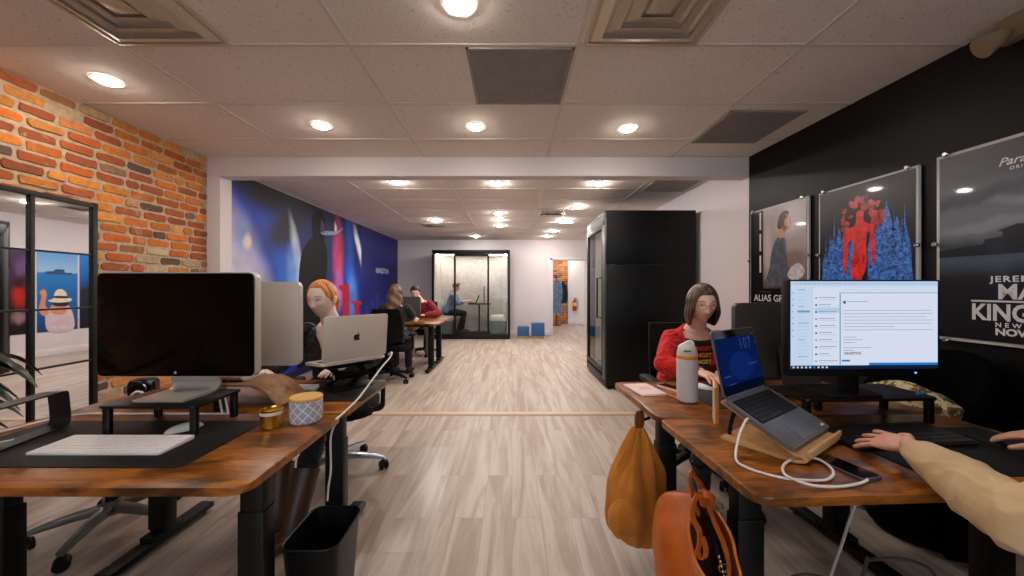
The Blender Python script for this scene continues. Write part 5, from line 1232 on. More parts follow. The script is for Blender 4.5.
def scarf():
    tt = NT('patterned_fabric'); f = tt.noise(tt.coord('Object', (1, 1, 1)), 16, 3, .6, 1.2); c = tt.ramp(f, [(.40, lin((206, 192, 150))), (.47, lin((206, 192, 150))), (.52, lin((120, 92, 44))), (.62, lin((74, 54, 30)))]); tt.bsdf(**{'Base Color': c, 'Roughness': .9})
    p = R(1.345, .88); mb = MB(); rings = []
    for i in range(12):
        u = i / 11; n = 20; ring = []; rx = .10 * (math.sin(PI * (u * .9 + .05)) ** .5); rz = .075 * (math.sin(PI * (u * .9 + .05)) ** .5)
        for k in range(n):
            a = 2 * PI * k / n; w = 1 + .12 * math.sin(3 * a + u * 5) + .06 * math.sin(7 * a + u * 9)
            ring.append((.0 + rx * w * math.cos(a), -.20 + .40 * u, rz * w * math.sin(a) + .02 * math.sin(u * 4)))
        rings.append(ring)
    mb.loft(rings); o = mb.build('folded_scarf', tt.m, None, (p.x + .05, p.y, .70)); o.rotation_euler = (0, 0, RR + .2); tag(o, 'cream and brown patterned scarf lying on the armchair beyond the right desk', 'scarf')
scarf()
# rear desk things
phone('phone lying on the near rear desk beside the long-haired person', (-1.36, 5.45, DZ), rad(20), GREYM)
def rear_monitor():
    desktop_display('dark grey monitor back on the rear desks between the two people', (-1.72, 5.86, DZ), PI - .2, .50, .34, .05, M('space_grey_shell', (78, 74, 70), .4, .3, var=.01), logo=False)
rear_monitor()
def tower():
    t = thing('computer_tower', 'black computer tower on the floor under the rear desk', 'computer', (-1.95, 5.72, 0)); mb = MB(); mb.box((0, 0, .22), (.19, .42, .42), .008); mb.build('case', BLKM, t)
    mb = MB()
    for s in (-1, 1): mb.box((s * .07, 0, .006), (.03, .38, .012), .002)
    mb.build('foot_rail', BLKM, t)
tower()
# ------------------------------------------------------------------ people
SKIN = {}
def skin(name, col):
    t = NT(name); co_ = t.coord('Object'); f = t.noise(co_, 18, 4); g = t.noise(co_, 90, 2); c = lin(col)
    c2 = lin((min(255, col[0] * 1.02), col[1] * .86, col[2] * .82))
    p = t.bsdf(**{'Base Color': t.mix(t.ramp(f, [(.42, (0, 0, 0, 1)), (.75, (.7, .7, .7, 1))]), c, c2), 'Roughness': .5, 'Subsurface Weight': .08, 'Subsurface Scale': .01}); t.bump(p, g, .05, .001); return t.m
SKP = skin('skin_pale', (252, 228, 216)); SKL = skin('skin_light', (240, 200, 180)); SKM = skin('skin_warm', (224, 172, 146))
def strand(name, a, b, sc=(46, 46, 5)):
    t = NT(name); n = t.noise(t.coord('Object', sc), 1.0, 4, .6, .4); p = t.bsdf(**{'Base Color': t.ramp(n, [(.32, lin(a)), (.66, lin(b))]), 'Roughness': .42}); t.bump(p, n, .35, .004); return t.m
def head_r(d):
    """radius of the head along unit direction d (x right, y face, z up), head centre at the origin"""
    x, y, z = d
    a, b, c = .074, .094, .114
    if y < 0: b = .098
    if z < 0:
        k = min(1, -z); a *= 1 - .20 * k; b *= (1 - .10 * k) if y > 0 else (1 - .26 * k)
        c *= 1.02
    else: c *= .985; a *= 1.03
    return 1 / math.sqrt((x / a) ** 2 + (y / b) ** 2 + (z / c) ** 2)
def g2(x, z, x0, z0, sx, sz): return math.exp(-((x - x0) / sx) ** 2 - ((z - z0) / sz) ** 2)
def head_bm(nu=96, nv=80):
    mb = MB(); rings = []
    for i in range(1, nv):
        el = -PI / 2 + PI * i / nv; ring = []
        for k in range(nu):
            az = 2 * PI * k / nu; d = Vector((math.sin(az) * math.cos(el), math.cos(az) * math.cos(el), math.sin(el))); p = d * head_r(d)
            if p.y > 0:
                x, z = p.x, p.z; ax = abs(x); dy = 0
                dy += .020 * g2(x, z, 0, -.034, .011, .014) + .010 * g2(x, z, 0, -.012, .008, .022)          # nose
                dy += .006 * g2(ax, z, .011, -.037, .007, .008)
                dy -= .009 * g2(ax, z, .031, .004, .017, .011)                                                 # eye sockets
                dy += .004 * g2(ax, z, .031, .004, .012, .007)                                                 # lids
                dy += .0025 * g2(ax, z, .030, .024, .024, .009)                                                 # brow
                dy += .005 * g2(ax, z, .042, -.026, .020, .018)                                                # cheek
                dy += .006 * g2(x, z, 0, -.058, .020, .0045) + .0065 * g2(x, z, 0, -.067, .017, .0045) - .003 * g2(x, z, 0, -.0625, .020, .0015)   # lips
                dy -= .003 * g2(x, z, 0, -.077, .016, .005)
                dy += .010 * g2(x, z, 0, -.096, .022, .014)                                                    # chin
                p.y += dy
            ring.append(p)
        rings.append(ring)
    mb.loft(rings)
    for s in (-1, 1):                                                       # ears
        mt = T(s * .073, -.012, -.010) @ RY(s * 12) @ RZ(-s * 22)
        mb.ell((0, 0, 0), (.009, .018, .031), mat=mt, nu=14, nv=10); mb.ell((s * .004, -.004, .010), (.007, .016, .018), mat=mt, nu=12, nv=8)
    return mb
def hand_mb(mb, wrist, fdir, pnorm, side, curl=25, spread=1.0, sc=1.0, spread_=None):
    """palm, four unequal jointed fingers and a thumb; fdir wrist->fingers, pnorm where the palm faces, side +1 thumb on f x n"""
    f = Vector(fdir).normalized(); n = Vector(pnorm); n = (n - f * n.dot(f)).normalized(); s = f.cross(n) * side; w = Vector(wrist)
    L = .088 * sc; rings = []
    for (u, hw, th) in ((-.18, .024, .019), (.0, .027, .018), (.25, .033, .0165), (.6, .040, .015), (.88, .041, .0125), (1.02, .038, .010)):
        c = w + f * L * u; rings.append([c + s * hw * sc * math.cos(a) * 1.0 + n * th * sc * math.sin(a) for a in [2 * PI * k / 20 for k in range(20)]])
    mb.loft(rings)
    for (o, ln, fan, r) in ((.029, .070, 7, .0084), (.0095, .078, 2, .0086), (-.010, .073, -4, .0082), (-.0285, .057, -11, .0072)):
        b = w + f * L * .90 + s * o * sc; d = (f * math.cos(rad(fan * spread)) + s * math.sin(rad(fan * spread))).normalized(); pts = [b - d * .012 * sc]; p = b; ang = curl * .35
        for seg, fr in enumerate((.44, .32, .24)):
            ang += curl * (.55, .9, .6)[seg]; dd = d * math.cos(rad(ang)) + n * math.sin(rad(ang)); p = p + dd * ln * fr * sc; pts.append(p.copy())
        pts.insert(1, b); mb.tube(pts, [r * 1.0 * sc, r * 1.06 * sc, r * sc, r * .95 * sc, r * .78 * sc], 10, sub=5)
        mb.ell(pts[-1], (r * .78 * sc,) * 3, nu=10, nv=8)
    tb = w + f * .022 * sc + s * .026 * sc; d1 = (f * .62 + s * .70 + n * .25).normalized(); d2 = (f * .86 + s * .38 + n * .30).normalized()
    p1 = tb + d1 * .040 * sc; p2 = p1 + d2 * .030 * sc; p3 = p2 + d2 * .022 * sc
    mb.tube([tb - d1 * .012, tb, p1, p2, p3], [.013 * sc, .0135 * sc, .0105 * sc, .0098 * sc, .0075 * sc], 10, sub=5); mb.ell(p3, (.0076 * sc,) * 3, nu=10, nv=8)
def limb(mb, pts, radii, n=20, sub=8):
    mb.tube(pts, radii, n, sub=sub); mb.ell(pts[0], (radii[0],) * 3, nu=16, nv=10); mb.ell(pts[-1], (radii[-1],) * 3, nu=16, nv=10)
def torso(mb, hip, neck, sh, g=0.0, gender=0, rside=None, zcut=1.0):
    """elliptical rings from the seat up to the base of the neck; sh = half shoulder width"""
    up = (neck - hip); H = up.length; u = up.normalized(); r = rside; fw = u.cross(r) * 1.0
    if fw.dot(Vector((0, 1, 0))) < 0: fw = -fw
    prof = [(-.10, .135, .10, .0), (-.05, .165, .125, .0), (.04, .172, .130, .0), (.18, .158, .118, .005), (.34, .142, .104, .01), (.50, .150, .110, .015), (.66, .165, .118, .018), (.80, sh * .94, .105, .01), (.90, sh * .86, .085, .0), (.96, sh * .60, .072, .0), (1.0, .082, .066, .0), (1.05, .056, .054, .0)]
    rings = []
    for (t, rx, ry, f) in prof:
        if t > zcut: break
        c = hip + up * t + fw * f; rx += g; ry += g
        if gender and .45 < t < .75: ry += .012
        rings.append([c + r * rx * math.cos(a) + fw * ry * math.sin(a) for a in [2 * PI * k / 40 for k in range(40)]])
    mb.loft(rings)
def remesh(mb, vox, smooth=2, disp=None):
    me = eval_mesh(mb.bm, [('REMESH', dict(mode='VOXEL', voxel_size=vox, use_smooth_shade=True)), ('SMOOTH', dict(factor=.5, iterations=smooth))])
    if disp:
        nrm = [v.normal.copy() for v in me.vertices]
        for v, n in zip(me.vertices, nrm): v.co += n * disp(v.co)
    return me
def neaten(bm):
    """even out the cut edge of a garment"""
    bd = [v for v in bm.verts if any(e.is_boundary for e in v.link_edges)]
    for _ in range(14):
        new = {}
        for v in bd:
            nb = [e.other_vert(v).co for e in v.link_edges if e.is_boundary]
            if len(nb) == 2: new[v] = v.co * .4 + (nb[0] + nb[1]) * .3
        for v, c in new.items(): v.co = c
def folds(amp, along=None, sc=14):
    def f(p):
        a = noise.noise(Vector((p.x * sc * .7, p.y * sc * 1.2, p.z * sc * 1.1))); b_ = noise.noise(Vector((p.x * sc * 1.6, p.y * sc * 1.5, p.z * sc * .8)) + Vector((7, 3, 1)))
        return amp * (max(0, 1 - abs(a) * 3.2) ** 1.5 + .6 * max(0, 1 - abs(b_) * 3.5) ** 1.5 - .45)
    return f
def person(label, loc, rz, J, skinm, top, pants, shoe, hair, look=(0, 0), vox=.005, group=None, gender=0, extra=None, curl=(12, 12), sleeve=1.0, pnorm=None, fd=None, foot=None, hsc=1.0, lid=.5, spread=1.0):
    """J: world joints (hip, neck, head, sR, sL, eR, eL, wR, wL, kR, kL, aR, aL); look = (yaw, pitch) of the head relative to the body, degrees"""
    t = thing('person', label, 'person', loc, rz, group); inv = (T(*loc) @ Matrix.Rotation(rz, 4, 'Z')).inverted()
    L = {k: inv @ Vector(v) for k, v in J.items()}
    side = (L['sR'] - L['sL']).normalized(); shw = (L['sR'] - L['sL']).length / 2
    hm = T(*L['head']) @ RZ(look[0]) @ RX(look[1]) @ Matrix.Scale(hsc, 4)
    # ---- body
    mb = MB(); hb = head_bm(); hme = bpy.data.meshes.new('h'); hb.bm.to_mesh(hme); hb.bm.free(); mb.mesh(hme, 0, hm)
    nk = L['neck']; hd = hm @ Vector((0, -.022, -.055)); mid = nk.lerp(hd, .5) + Vector((0, .0, 0))
    mb.tube([nk - Vector((0, 0, .05)), nk, mid, hd], [.044, .055, .050, .052], 24)
    torso(mb, L['hip'], nk - Vector((0, 0, .012)), shw, -.012, gender, side)
    for s in ('R', 'L'):
        S, E, W = L['s' + s], L['e' + s], L['w' + s]
        limb(mb, [S, S.lerp(E, .5), E], [.046, .044, .038]); limb(mb, [E, E.lerp(W, .4), W], [.038, .037, .025])
        hp = L['hip'] + side * (.085 if s == 'R' else -.085); K, A = L['k' + s], L['a' + s]
        limb(mb, [hp, hp.lerp(K, .5), K], [.076, .070, .052]); limb(mb, [K, K.lerp(A, .35), A], [.052, .050, .034])
    me = remesh(mb, vox, 2); b = MB(); b.mesh(me)
    for s in ('R', 'L'):
        E, W = L['e' + s], L['w' + s]; f = (inv.to_3x3() @ Vector(fd[s])) if fd and s in fd else (W - E)
        pn = (inv.to_3x3() @ Vector(pnorm[s])) if pnorm and s in pnorm else Vector((0, 0, -1))
        h = MB(); hand_mb(h, W, f, pn, 1 if s == 'R' else -1, curl[0 if s == 'R' else 1], spread, hsc); hme2 = remesh(h, (.0023 if spread > 1.2 else .0028) if vox < .006 else .0045, 1); b.mesh(hme2)
    for f_ in b.bm.faces: f_.smooth = True
    body = b.build('body', skinm, t, recalc=False, soft=True)
    bv = BVHTree.FromBMesh(_bm(hme)); 
    def face(x, z, off=.0): 
        h = bv.ray_cast(Vector((x, .3, z)), Vector((0, -1, 0))); return Vector((x, (h[0].y if h[0] else .09) + off, z))
    def patch(nm, pts, m, off, mat_=None):
        mb_ = MB(); mb_._add([hm @ face(x, z, off) for x, z in pts], [tuple(range(len(pts)))]); return mb_.build(nm, m, t)
    # ---- face details
    eye_w = M('eye_white', (232, 226, 222), .3); iris = M('iris_' + label[:6].replace(' ', '_'), (70, 58, 48), .2); lash = M('lash_dark', (52, 34, 28), .6); lipm = M('lip_' + skinm.name, (206, 104, 104) if gender else (180, 120, 106), .45)
    for s in (-1, 1):
        cx = s * .031; up_ = [(cx + s * .015 * math.cos(a), .003 + .0055 * lid * math.sin(a)) for a in [PI * k / 8 for k in range(9)]]; lo = [(cx - s * .015 * math.cos(a), .003 - .0035 * math.sin(a)) for a in [PI * k / 8 for k in range(1, 8)]]
        e = patch('eye', up_ + lo, eye_w, .0012)
        mb_ = MB(); pc = [(cx + .0046 * math.cos(a), .003 + (.0050 * lid if math.sin(a) > 0 else .0032) * math.sin(a)) for a in [2 * PI * k / 12 for k in range(12)]]; mb_._add([hm @ face(x, z, .0018) for x, z in pc], [tuple(range(12))]); mb_.build('iris', iris, e)
        mb_ = MB(); mb_.tube([hm @ face(cx + s * .0165 * u, .0035 + .0058 * lid * math.sqrt(max(0, 1 - u * u)), .0015) for u in (-1, -.5, 0, .5, 1)], .0011, 6, sub=3); mb_.build('eyelashes', lash, e)
        mb_ = MB(); mb_.tube([hm @ face(cx + s * d_, z_, .001) for d_, z_ in ((-.016, .0262), (-.004, .0285), (.008, .0280), (.019, .0225))], [.0016, .0022, .0018, .0008], 6, sub=3); mb_.build('eyebrow', hair['brow'], t)
    up_ = [(-.024, -.0600), (-.013, -.0568), (-.005, -.0540), (0, -.0550), (.005, -.0540), (.013, -.0568), (.024, -.0600), (.012, -.0710), (0, -.0735), (-.012, -.0710)]
    mb_ = MB(); ctr = hm @ face(0, -.063, .0014); vs_ = [hm @ face(x, z, .0009) for x, z in up_]; mb_._add([ctr] + vs_, [(0, 1 + i, 1 + (i + 1) % len(vs_)) for i in range(len(vs_))], smooth=True); mb_.build('lips', lipm, t)
    # ---- clothes
    dsp = folds(top.get('fold', .006), None, top.get('fsc', 14))
    mb = MB(); torso(mb, L['hip'], nk - Vector((0, 0, .03 if not top.get('low') else .03)), shw, top.get('g', .010), gender, side)
    for s in ('R', 'L'):
        S, E, W = L['s' + s], L['e' + s], L['w' + s]; sl = top.get('sleeve', 1.0); r0 = top.get('r', .012)
        if sl >= .9:
            limb(mb, [S, S.lerp(E, .5), E], [.052 + r0, .047 + r0, .044 + r0]); We = E.lerp(W, top.get('cuff', .93)); limb(mb, [E, E.lerp(We, .45), We], [.044 + r0, .042 + r0, .030 + r0 * .5 + top.get('cr', 0)])
        else:
            Ee = S.lerp(E, sl); limb(mb, [S, S.lerp(Ee, .5), Ee], [.054 + r0, .052 + r0, .050 + r0])
    me = remesh(mb, vox * 1.1, 2, dsp); b = MB(); b.mesh(me)
    if top.get('open'):
        z0, wtop = top['open']; hc = L['hip']; dl = []
        for fc in b.bm.faces:
            c = fc.calc_center_median(); rel = c - nk
            if rel.y > .0 and abs(rel.x - top.get('ox', 0)) < wtop * max(0, (rel.z - z0)) / (-z0) and rel.z > z0: dl.append(fc)
        bmesh.ops.delete(b.bm, geom=dl, context='FACES'); neaten(b.bm)
    for f_ in b.bm.faces: f_.smooth = True
    b.build(top['name'], top['mat'], t, recalc=False, soft=True)
    if top.get('under'):
        mb = MB(); torso(mb, L['hip'], nk - Vector((0, 0, .045)), shw, .003, gender, side, .97); me = remesh(mb, vox * 1.1, 2); b = MB(); b.mesh(me)
        dl = [fc for fc in b.bm.faces if (lambda q: q.y > 0 and q.z > -.085 and abs(q.x) < .070 * math.sqrt(max(0, (q.z + .085) / .06)))(fc.calc_center_median() - nk)]
        bmesh.ops.delete(b.bm, geom=dl, context='FACES'); neaten(b.bm)
        for f_ in b.bm.faces: f_.smooth = True
        ub = BVHTree.FromBMesh(b.bm); uo = b.build('t_shirt', top['under'], t, recalc=False, soft=True)
        for (txt, zz, cm) in top.get('print', ()):
            tm = text_mesh(txt, .036, 0, .0018, 'CENTER', 1.05); bm_ = bmesh.new(); bm_.from_mesh(tm); bmesh.ops.triangulate(bm_, faces=bm_.faces); bmesh.ops.subdivide_edges(bm_, edges=bm_.edges, cuts=1)
            for v in bm_.verts:
                q = Vector((-v.co.x + nk.x - .032, nk.y + .5, nk.z + zz + v.co.y)); h = ub.ray_cast(q, Vector((0, -1, 0))); v.co = Vector((q.x, (h[0].y if h[0] else nk.y + .1) + .002, q.z))
            pm = bpy.data.meshes.new('p'); bm_.to_mesh(pm); bm_.free(); m3 = MB(); m3.mesh(pm); m3.build('shirt_print', cm, uo, recalc=False, soft=True)
    mb = MB()
    for s in ('R', 'L'):
        hp = L['hip'] + side * (.085 if s == 'R' else -.085); K, A = L['k' + s], L['a' + s]; A2 = K.lerp(A, pants.get('len', .95))
        limb(mb, [hp, hp.lerp(K, .5), K], [.090, .082, .066]); limb(mb, [K, K.lerp(A2, .4), A2], [.066, .060, .050])
    mb.ell(L['hip'] - Vector((0, 0, .02)), (.175, .13, .10)); me = remesh(mb, max(vox * 1.3, .007), 2, folds(.005)); b = MB(); b.mesh(me)
    for f_ in b.bm.faces: f_.smooth = True
    b.build('trousers', pants['mat'], t, recalc=False, soft=True)
    for s in ('R', 'L'):
        A = L['a' + s]; K = L['k' + s]; d = Vector((0, 1, 0)); 
        if foot and s in foot: d = (inv.to_3x3() @ Vector(foot[s])); d.z = 0; d.normalize()
        sd = Vector((d.y, -d.x, 0)); z0 = 0.0; rings = []; az = max(.06, A.z)
        mb = MB()
        for (u, w_, h_) in ((-.075, .018, .035), (-.065, .034, .065), (-.02, .040, .085), (.04, .042, .075), (.10, .048, .055), (.155, .044, .045), (.185, .028, .034), (.195, .012, .022)):
            c = Vector((A.x, A.y, A.z - .085)) + d * u; ring = []
            for k in range(16):
                a = 2 * PI * k / 16; y_ = math.sin(a); ring.append(c + sd * w_ * math.cos(a) * (1.0 if y_ < 0 else .9) + Vector((0, 0, h_ * .5 + h_ * .5 * (y_ if y_ > 0 else max(-1, y_ * 1.8)))))
            rings.append(ring)
        mb.loft(rings)
        if shoe.get('boot'): mb.tube([A - Vector((0, 0, .05)), A, A.lerp(K, shoe['boot'])], [.050, .054, .066], 18)
        mb.build(shoe.get('name', 'shoe'), shoe['mat'], t)
    # ---- hair
    def hair_shell():
        style = hair['style']; n = 88; rows = 26; mb_ = MB(); R_ = []
        for j in range(rows + 1):
            v = j / rows; ring = []
            for k in range(n):
                az = 2 * PI * k / n - PI; aa = abs(math.degrees(az))
                def sm(a, b, x): x = max(0, min(1, (x - a) / (b - a))); return x * x * (3 - 2 * x)
                drop = 0.0; th = hair.get('th', .012)
                if style == 'tied': end = 47 - 40 * sm(30, 62, aa) - 22 * sm(62, 82, aa) - 22 * sm(95, 140, aa)
                elif style == 'short': end = 44 - 36 * sm(38, 66, aa) + (-4) * sm(66, 80, aa) - 30 * sm(95, 140, aa)
                else:
                    end = 40 - 38 * sm(hair.get('part', 34), hair.get('part', 34) + 22, aa) - 8 * sm(60, 90, aa); drop = hair['len'] * sm(36, 62, aa)
                elt = 90; arc1 = (elt - end) / 90 * .14; tot = arc1 + drop; sarc = v * tot
                if sarc <= arc1 or drop < 1e-4:
                    el = rad(elt - (sarc / max(arc1, 1e-6)) * (elt - end)); d = Vector((math.sin(az) * math.cos(el), math.cos(az) * math.cos(el), math.sin(el)))
                    rr_ = head_r(d) + th * (1 - .55 * max(0, v - .7) / .3 * (0 if drop > .01 else 1)) ; p = d * rr_
                else:
                    el = rad(end); d = Vector((math.sin(az) * math.cos(el), math.cos(az) * math.cos(el), math.sin(el))); p = d * (head_r(d) + th); q = sarc - arc1
                    out = Vector((d.x, d.y, 0)).normalized(); uq = q / max(drop, 1e-6)
                    p = p + Vector((0, 0, -q)) + out * (.012 * math.sin(PI * uq * .9) - hair.get('tuck', .012) * uq * uq)
                    if hair.get('wave'): p += out * .008 * math.sin(q * 42 + az * 3) + Vector((-out.y, out.x, 0)) * .006 * math.sin(q * 36 + az * 5)
                w = noise.noise(Vector((az * 6, v * 2.2, hair.get('seed', 1)))) * .005 + math.sin(az * 41) * .0012; p = p + Vector((d.x, d.y, d.z)).normalized() * w * min(1, v * 3)
                ring.append(p)
            R_.append(ring)
        mb_.loft(R_, 0, True, True, False); bmesh.ops.remove_doubles(mb_.bm, verts=mb_.bm.verts, dist=1e-5)
        me_ = eval_mesh(mb_.bm, [('SOLIDIFY', dict(thickness=.010, offset=-1.0)), ('SUBSURF', dict(levels=1, render_levels=1))])
        o = MB(); o.mesh(me_, 0, hm)
        if style == 'tied':
            o.ell((0, -.118, -.035), (.030, .030, .034), mat=hm); o.tube([hm @ Vector(q) for q in ((0, -.10, -.03), (.0, -.118, -.06), (0, -.112, -.09), (0, -.10, -.115))], [.022, .024, .018, .006], 14)
        for f_ in o.bm.faces: f_.smooth = True
        o.build('hair', hair['mat'], t, soft=True)
    hair_shell()
    if extra: extra(t, hm, face, L)
    bpy.data.meshes.remove(hme)
    return t
def _bm(me):
    b = bmesh.new(); b.from_mesh(me); return b
def glasses(t, hm, face, L):
    fr = M('thin_gold_frame', (150, 120, 84), .3, .7); mb = MB(); yb_ = .104
    for s in (-1, 1):
        mb.tube([hm @ Vector((s * .032 + .021 * math.cos(a), yb_ - .012 * abs(math.cos(a) * (1 if math.cos(a) * s > 0 else 0)), .0 + .018 * math.sin(a))) for a in [2 * PI * k / 16 for k in range(16)]], .0011, 6, sub=2, closed=True)
        mb.tube([hm @ Vector(q) for q in ((s * .053, yb_ - .012, .004), (s * .074, .05, .004), (s * .076, -.01, .002), (s * .076, -.03, -.012))], .0011, 6, sub=3)
    mb.tube([hm @ Vector(q) for q in ((-.011, yb_, .004), (0, yb_ + .004, .007), (.011, yb_, .004))], .0011, 6, sub=3); mb.build('spectacles', fr, t)
def cloth(name, col, var=.1, vs_=14, sheen=.1): return M(name, col, .9, var=var, vscale=vs_, bump=.2, bscale=260, sheen=sheen)
NAVY = cloth('navy_cotton', (16, 20, 32)); BLKC = cloth('black_cotton', (11, 11, 13)); REDK = cloth('red_knit', (200, 26, 22), .12, 40); TANC = cloth('tan_cotton', (208, 178, 136), .05, 10); DRED = cloth('dark_red_knit', (128, 18, 28)); DENB = cloth('dark_trousers', (20, 21, 26)); BEI = cloth('beige_trousers', (176, 158, 136)); TANP = cloth('stone_trousers', (168, 140, 108))
BOOT = M('brown_leather_boot', (74, 48, 32), .45); SHB = M('black_shoe', (14, 14, 15), .5); SHW = M('pale_shoe', (190, 184, 176), .6)
t_ = NT('blue_check_cotton'); w1 = t_.n('TexWave'); w1.bands_direction = 'X'; w1.inputs['Scale'].default_value = 14; w2 = t_.n('TexWave'); w2.bands_direction = 'Z'; w2.inputs['Scale'].default_value = 14; cc = t_.coord('Object'); t_.l(cc, w1.inputs[0]); t_.l(cc, w2.inputs[0])
t_.bsdf(**{'Base Color': t_.mix(t_.math('MULTIPLY', t_.math('ADD', w1.outputs['Fac'], w2.outputs['Fac']), .5), lin((58, 84, 120)), lin((150, 172, 196))), 'Roughness': .9}); CHK = t_.m
GING = strand('ginger_hair', (168, 88, 30), (230, 150, 70)); BRN = strand('brown_hair', (48, 30, 22), (96, 64, 44)); LBRN = strand('wavy_brown_hair', (58, 36, 22), (116, 78, 48)); DBRN = strand('dark_brown_hair', (34, 24, 18), (66, 46, 34)); SAND = strand('sandy_hair', (70, 52, 38), (112, 88, 66))
GBROW = M('ginger_brow', (190, 120, 74), .7); BBROW = M('brown_brow', (70, 48, 36), .7)
# red-haired person behind the left far desk
person('red-haired person in navy looking down to the side behind the silver laptop', (-1.17, 2.47, 0), PI, dict(hip=(-1.17, 2.47, .62), neck=(-1.145, 2.27, 1.065), head=(-1.165, 2.215, 1.205),
       sR=(-1.315, 2.31, .985), sL=(-.985, 2.28, .985), eR=(-1.43, 2.22, .812), eL=(-.92, 2.36, .812), wR=(-1.36, 1.985, .805), wL=(-1.0, 2.14, .805), kR=(-1.28, 2.02, .575), kL=(-1.07, 2.02, .575), aR=(-1.23, 1.90, .10), aL=(-1.09, 1.80, .10)),
       SKP, dict(name='navy_top', mat=NAVY, open=(-.20, .105), g=.012, r=.014, ox=0.0), dict(mat=DENB, len=.62), dict(mat=BOOT, name='boot', boot=.46), dict(style='tied', mat=GING, th=.007, brow=GBROW, seed=3), look=(-9, -8), vox=.0042, gender=1, foot={'R': (-.3, -1, 0), 'L': (-.45, -1, 0)}, curl=(12, 14))
# person in the red cardigan behind the right far desk
PR = [('KINGSTON', -.150, M('print_red', (206, 40, 34), .7)), ('KINGSTON', -.191, M('print_orange', (236, 130, 40), .7)), ('KINGSTON', -.232, M('print_yellow', (232, 206, 70), .7)), ('KINGSTON', -.273, M('print_teal', (84, 180, 190), .7))]
person('person with glasses and a chin-length bob in a red cardigan over a printed black top', (1.20, 2.50, 0), PI, dict(hip=(1.20, 2.50, .62), neck=(1.165, 2.27, 1.035), head=(1.160, 2.195, 1.178),
       sR=(1.020, 2.30, .940), sL=(1.315, 2.30, .940), eR=(.915, 2.17, .812), eL=(1.45, 2.20, .812), wR=(1.04, 1.985, .805), wL=(1.32, 1.99, .805), kR=(1.10, 2.06, .575), kL=(1.33, 2.06, .575), aR=(1.10, 2.1, .10), aL=(1.33, 2.1, .10)),
       SKL, dict(name='red_cardigan', mat=REDK, open=(-.46, .105), g=.014, r=.011, under=BLKC, print=PR, fold=.007, cuff=.90), dict(mat=DENB), dict(mat=SHB), dict(style='bob', mat=BRN, th=.013, len=.135, brow=BBROW, seed=7, part=24, tuck=.016), look=(-8, -11), vox=.0042, gender=1, extra=glasses, curl=(14, 12), fd={'R': (.15, -1, -.05)})
# person in tan at the right near desk (mostly outside the frame)
person('person in a tan long-sleeved top typing on the black keyboard', (1.46, .36, 0), 0, dict(hip=(1.46, .36, .62), neck=(1.44, .50, 1.10), head=(1.43, .56, 1.25),
       sR=(1.63, .50, 1.02), sL=(1.25, .52, 1.01), eR=(1.73, .76, .812), eL=(1.078, .755, .775), wR=(1.660, 1.065, .815), wL=(1.150, 1.04, .812), kR=(1.56, .80, .575), kL=(1.30, .82, .575), aR=(1.56, .78, .10), aL=(1.30, .80, .10)),
       SKM, dict(name='tan_top', mat=TANC, r=.024, fold=.0065, cuff=.80, cr=.006, fsc=9), dict(mat=TANP), dict(mat=SHB), dict(style='short', mat=DBRN, th=.012, brow=BBROW, seed=5), look=(0, -14), vox=.0045, curl=(13, 7), fd={'L': (-.02, 1, -.17), 'R': (-.25, 1, -.14)}, pnorm={'L': (.5, -.1, -1), 'R': (.1, .1, -1)}, spread=2.2)
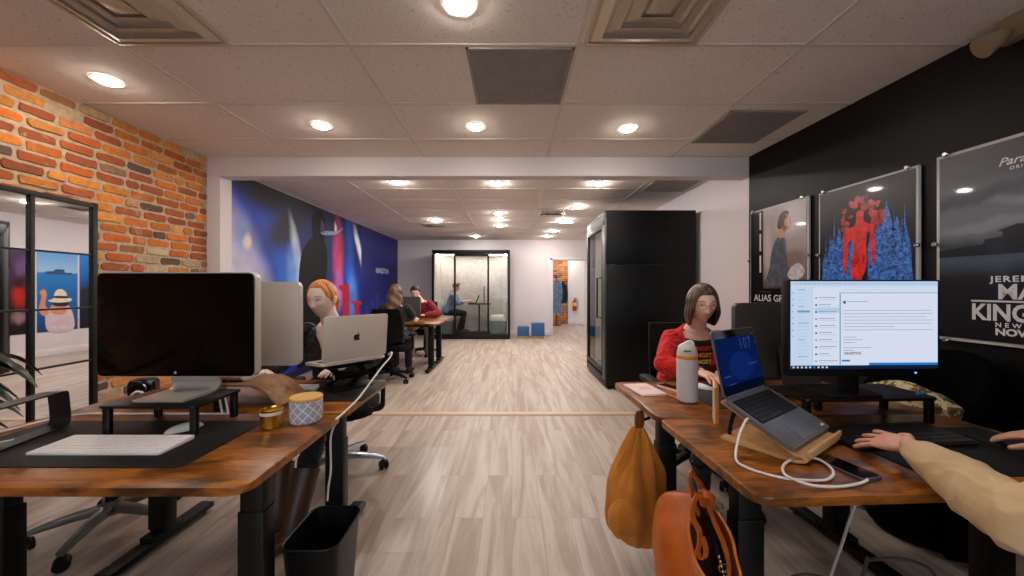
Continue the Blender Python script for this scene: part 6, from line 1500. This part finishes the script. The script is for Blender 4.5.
# people in the rear room
person('person with long wavy brown hair seen from behind at the rear desk', (-1.640, 4.92, 0), 0, dict(hip=(-1.640, 4.92, .62), neck=(-1.640, 5.02, 1.065), head=(-1.640, 5.06, 1.20),
       sR=(-1.470, 5.02, .98), sL=(-1.810, 5.02, .98), eR=(-1.385, 5.13, .812), eL=(-1.890, 5.15, .812), wR=(-1.430, 5.37, .805), wL=(-1.830, 5.40, .805), kR=(-1.540, 5.36, .575), kL=(-1.750, 5.36, .575), aR=(-1.540, 5.36, .10), aL=(-1.750, 5.36, .10)),
       SKL, dict(name='black_t_shirt', mat=BLKC, sleeve=.62), dict(mat=DENB), dict(mat=SHB), dict(style='long', mat=LBRN, th=.016, len=.26, brow=BBROW, seed=9, wave=True, tuck=-.01), look=(-6, -14), vox=.007, gender=1)
person('person in a dark red jumper leaning over the far end of the rear desks', (-1.66, 6.72, 0), PI, dict(hip=(-1.66, 6.72, .62), neck=(-1.66, 6.48, 1.06), head=(-1.72, 6.40, 1.195),
       sR=(-1.85, 6.50, .98), sL=(-1.48, 6.48, .985), eR=(-1.93, 6.38, .812), eL=(-1.31, 6.36, .812), wR=(-1.80, 6.15, .805), wL=(-1.50, 6.20, .805), kR=(-1.76, 6.25, .575), kL=(-1.46, 6.25, .575), aR=(-1.72, 6.2, .10), aL=(-1.40, 6.18, .10)),
       SKL, dict(name='dark_red_jumper', mat=DRED, r=.016, fold=.008), dict(mat=BEI), dict(mat=SHW), dict(style='short', mat=DBRN, th=.018, brow=BBROW, seed=2), look=(14, -26), vox=.007)
person('person in a blue checked shirt working at the small table inside the glass booth', (-1.66, 9.30, .12), -PI / 2, dict(hip=(-1.66, 9.30, .66), neck=(-1.50, 9.30, 1.14), head=(-1.435, 9.30, 1.30),
       sR=(-1.50, 9.11, 1.06), sL=(-1.50, 9.49, 1.06), eR=(-1.38, 9.08, .88), eL=(-1.38, 9.50, .88), wR=(-1.15, 9.16, .94), wL=(-1.15, 9.42, .94), kR=(-1.22, 9.18, .62), kL=(-1.25, 9.42, .62), aR=(-1.36, 9.18, .22), aL=(-1.30, 9.42, .22)),
       SKM, dict(name='checked_shirt', mat=CHK, cuff=.55, fold=.006), dict(mat=DENB), dict(mat=SHB), dict(style='short', mat=SAND, th=.014, brow=BBROW, seed=4), look=(4, -22), vox=.007)
laptop('black laptop on the small table in the glass booth', (-.93, 9.29, .8885), -PI / 2, 0, 112, .30, .20, BLKM, KEYB)
# ------------------------------------------------------------------ daylight, camera, exposure
w = bpy.data.worlds.new('World'); SC.world = w; w.use_nodes = True
bg = w.node_tree.nodes['Background']; bg.inputs[0].default_value = (0.80, 0.90, 1.0, 1); bg.inputs[1].default_value = 1.1
cam = bpy.data.cameras.new('camera'); co = bpy.data.objects.new('camera', cam); COL.objects.link(co)
co.location = (0, 0, 1.27); co.rotation_euler = (PI / 2, 0, 0); cam.sensor_width = 36.0; cam.lens = 36.0 * 360 / 1024; cam.clip_start = .02; cam.clip_end = 60
SC.camera = co
vs = SC.view_settings; SC.display_settings.display_device = 'sRGB'; vs.view_transform = 'Standard'; vs.look = 'None'; vs.gamma = 1.0; vs.use_curve_mapping = False; vs.exposure = 1.84
cy = SC.cycles; cy.use_denoising = True; cy.max_bounces = 10; cy.diffuse_bounces = 5; cy.glossy_bounces = 5; cy.transparent_max_bounces = 12; cy.sample_clamp_indirect = 6.0; cy.caustics_reflective = False; cy.caustics_refractive = False
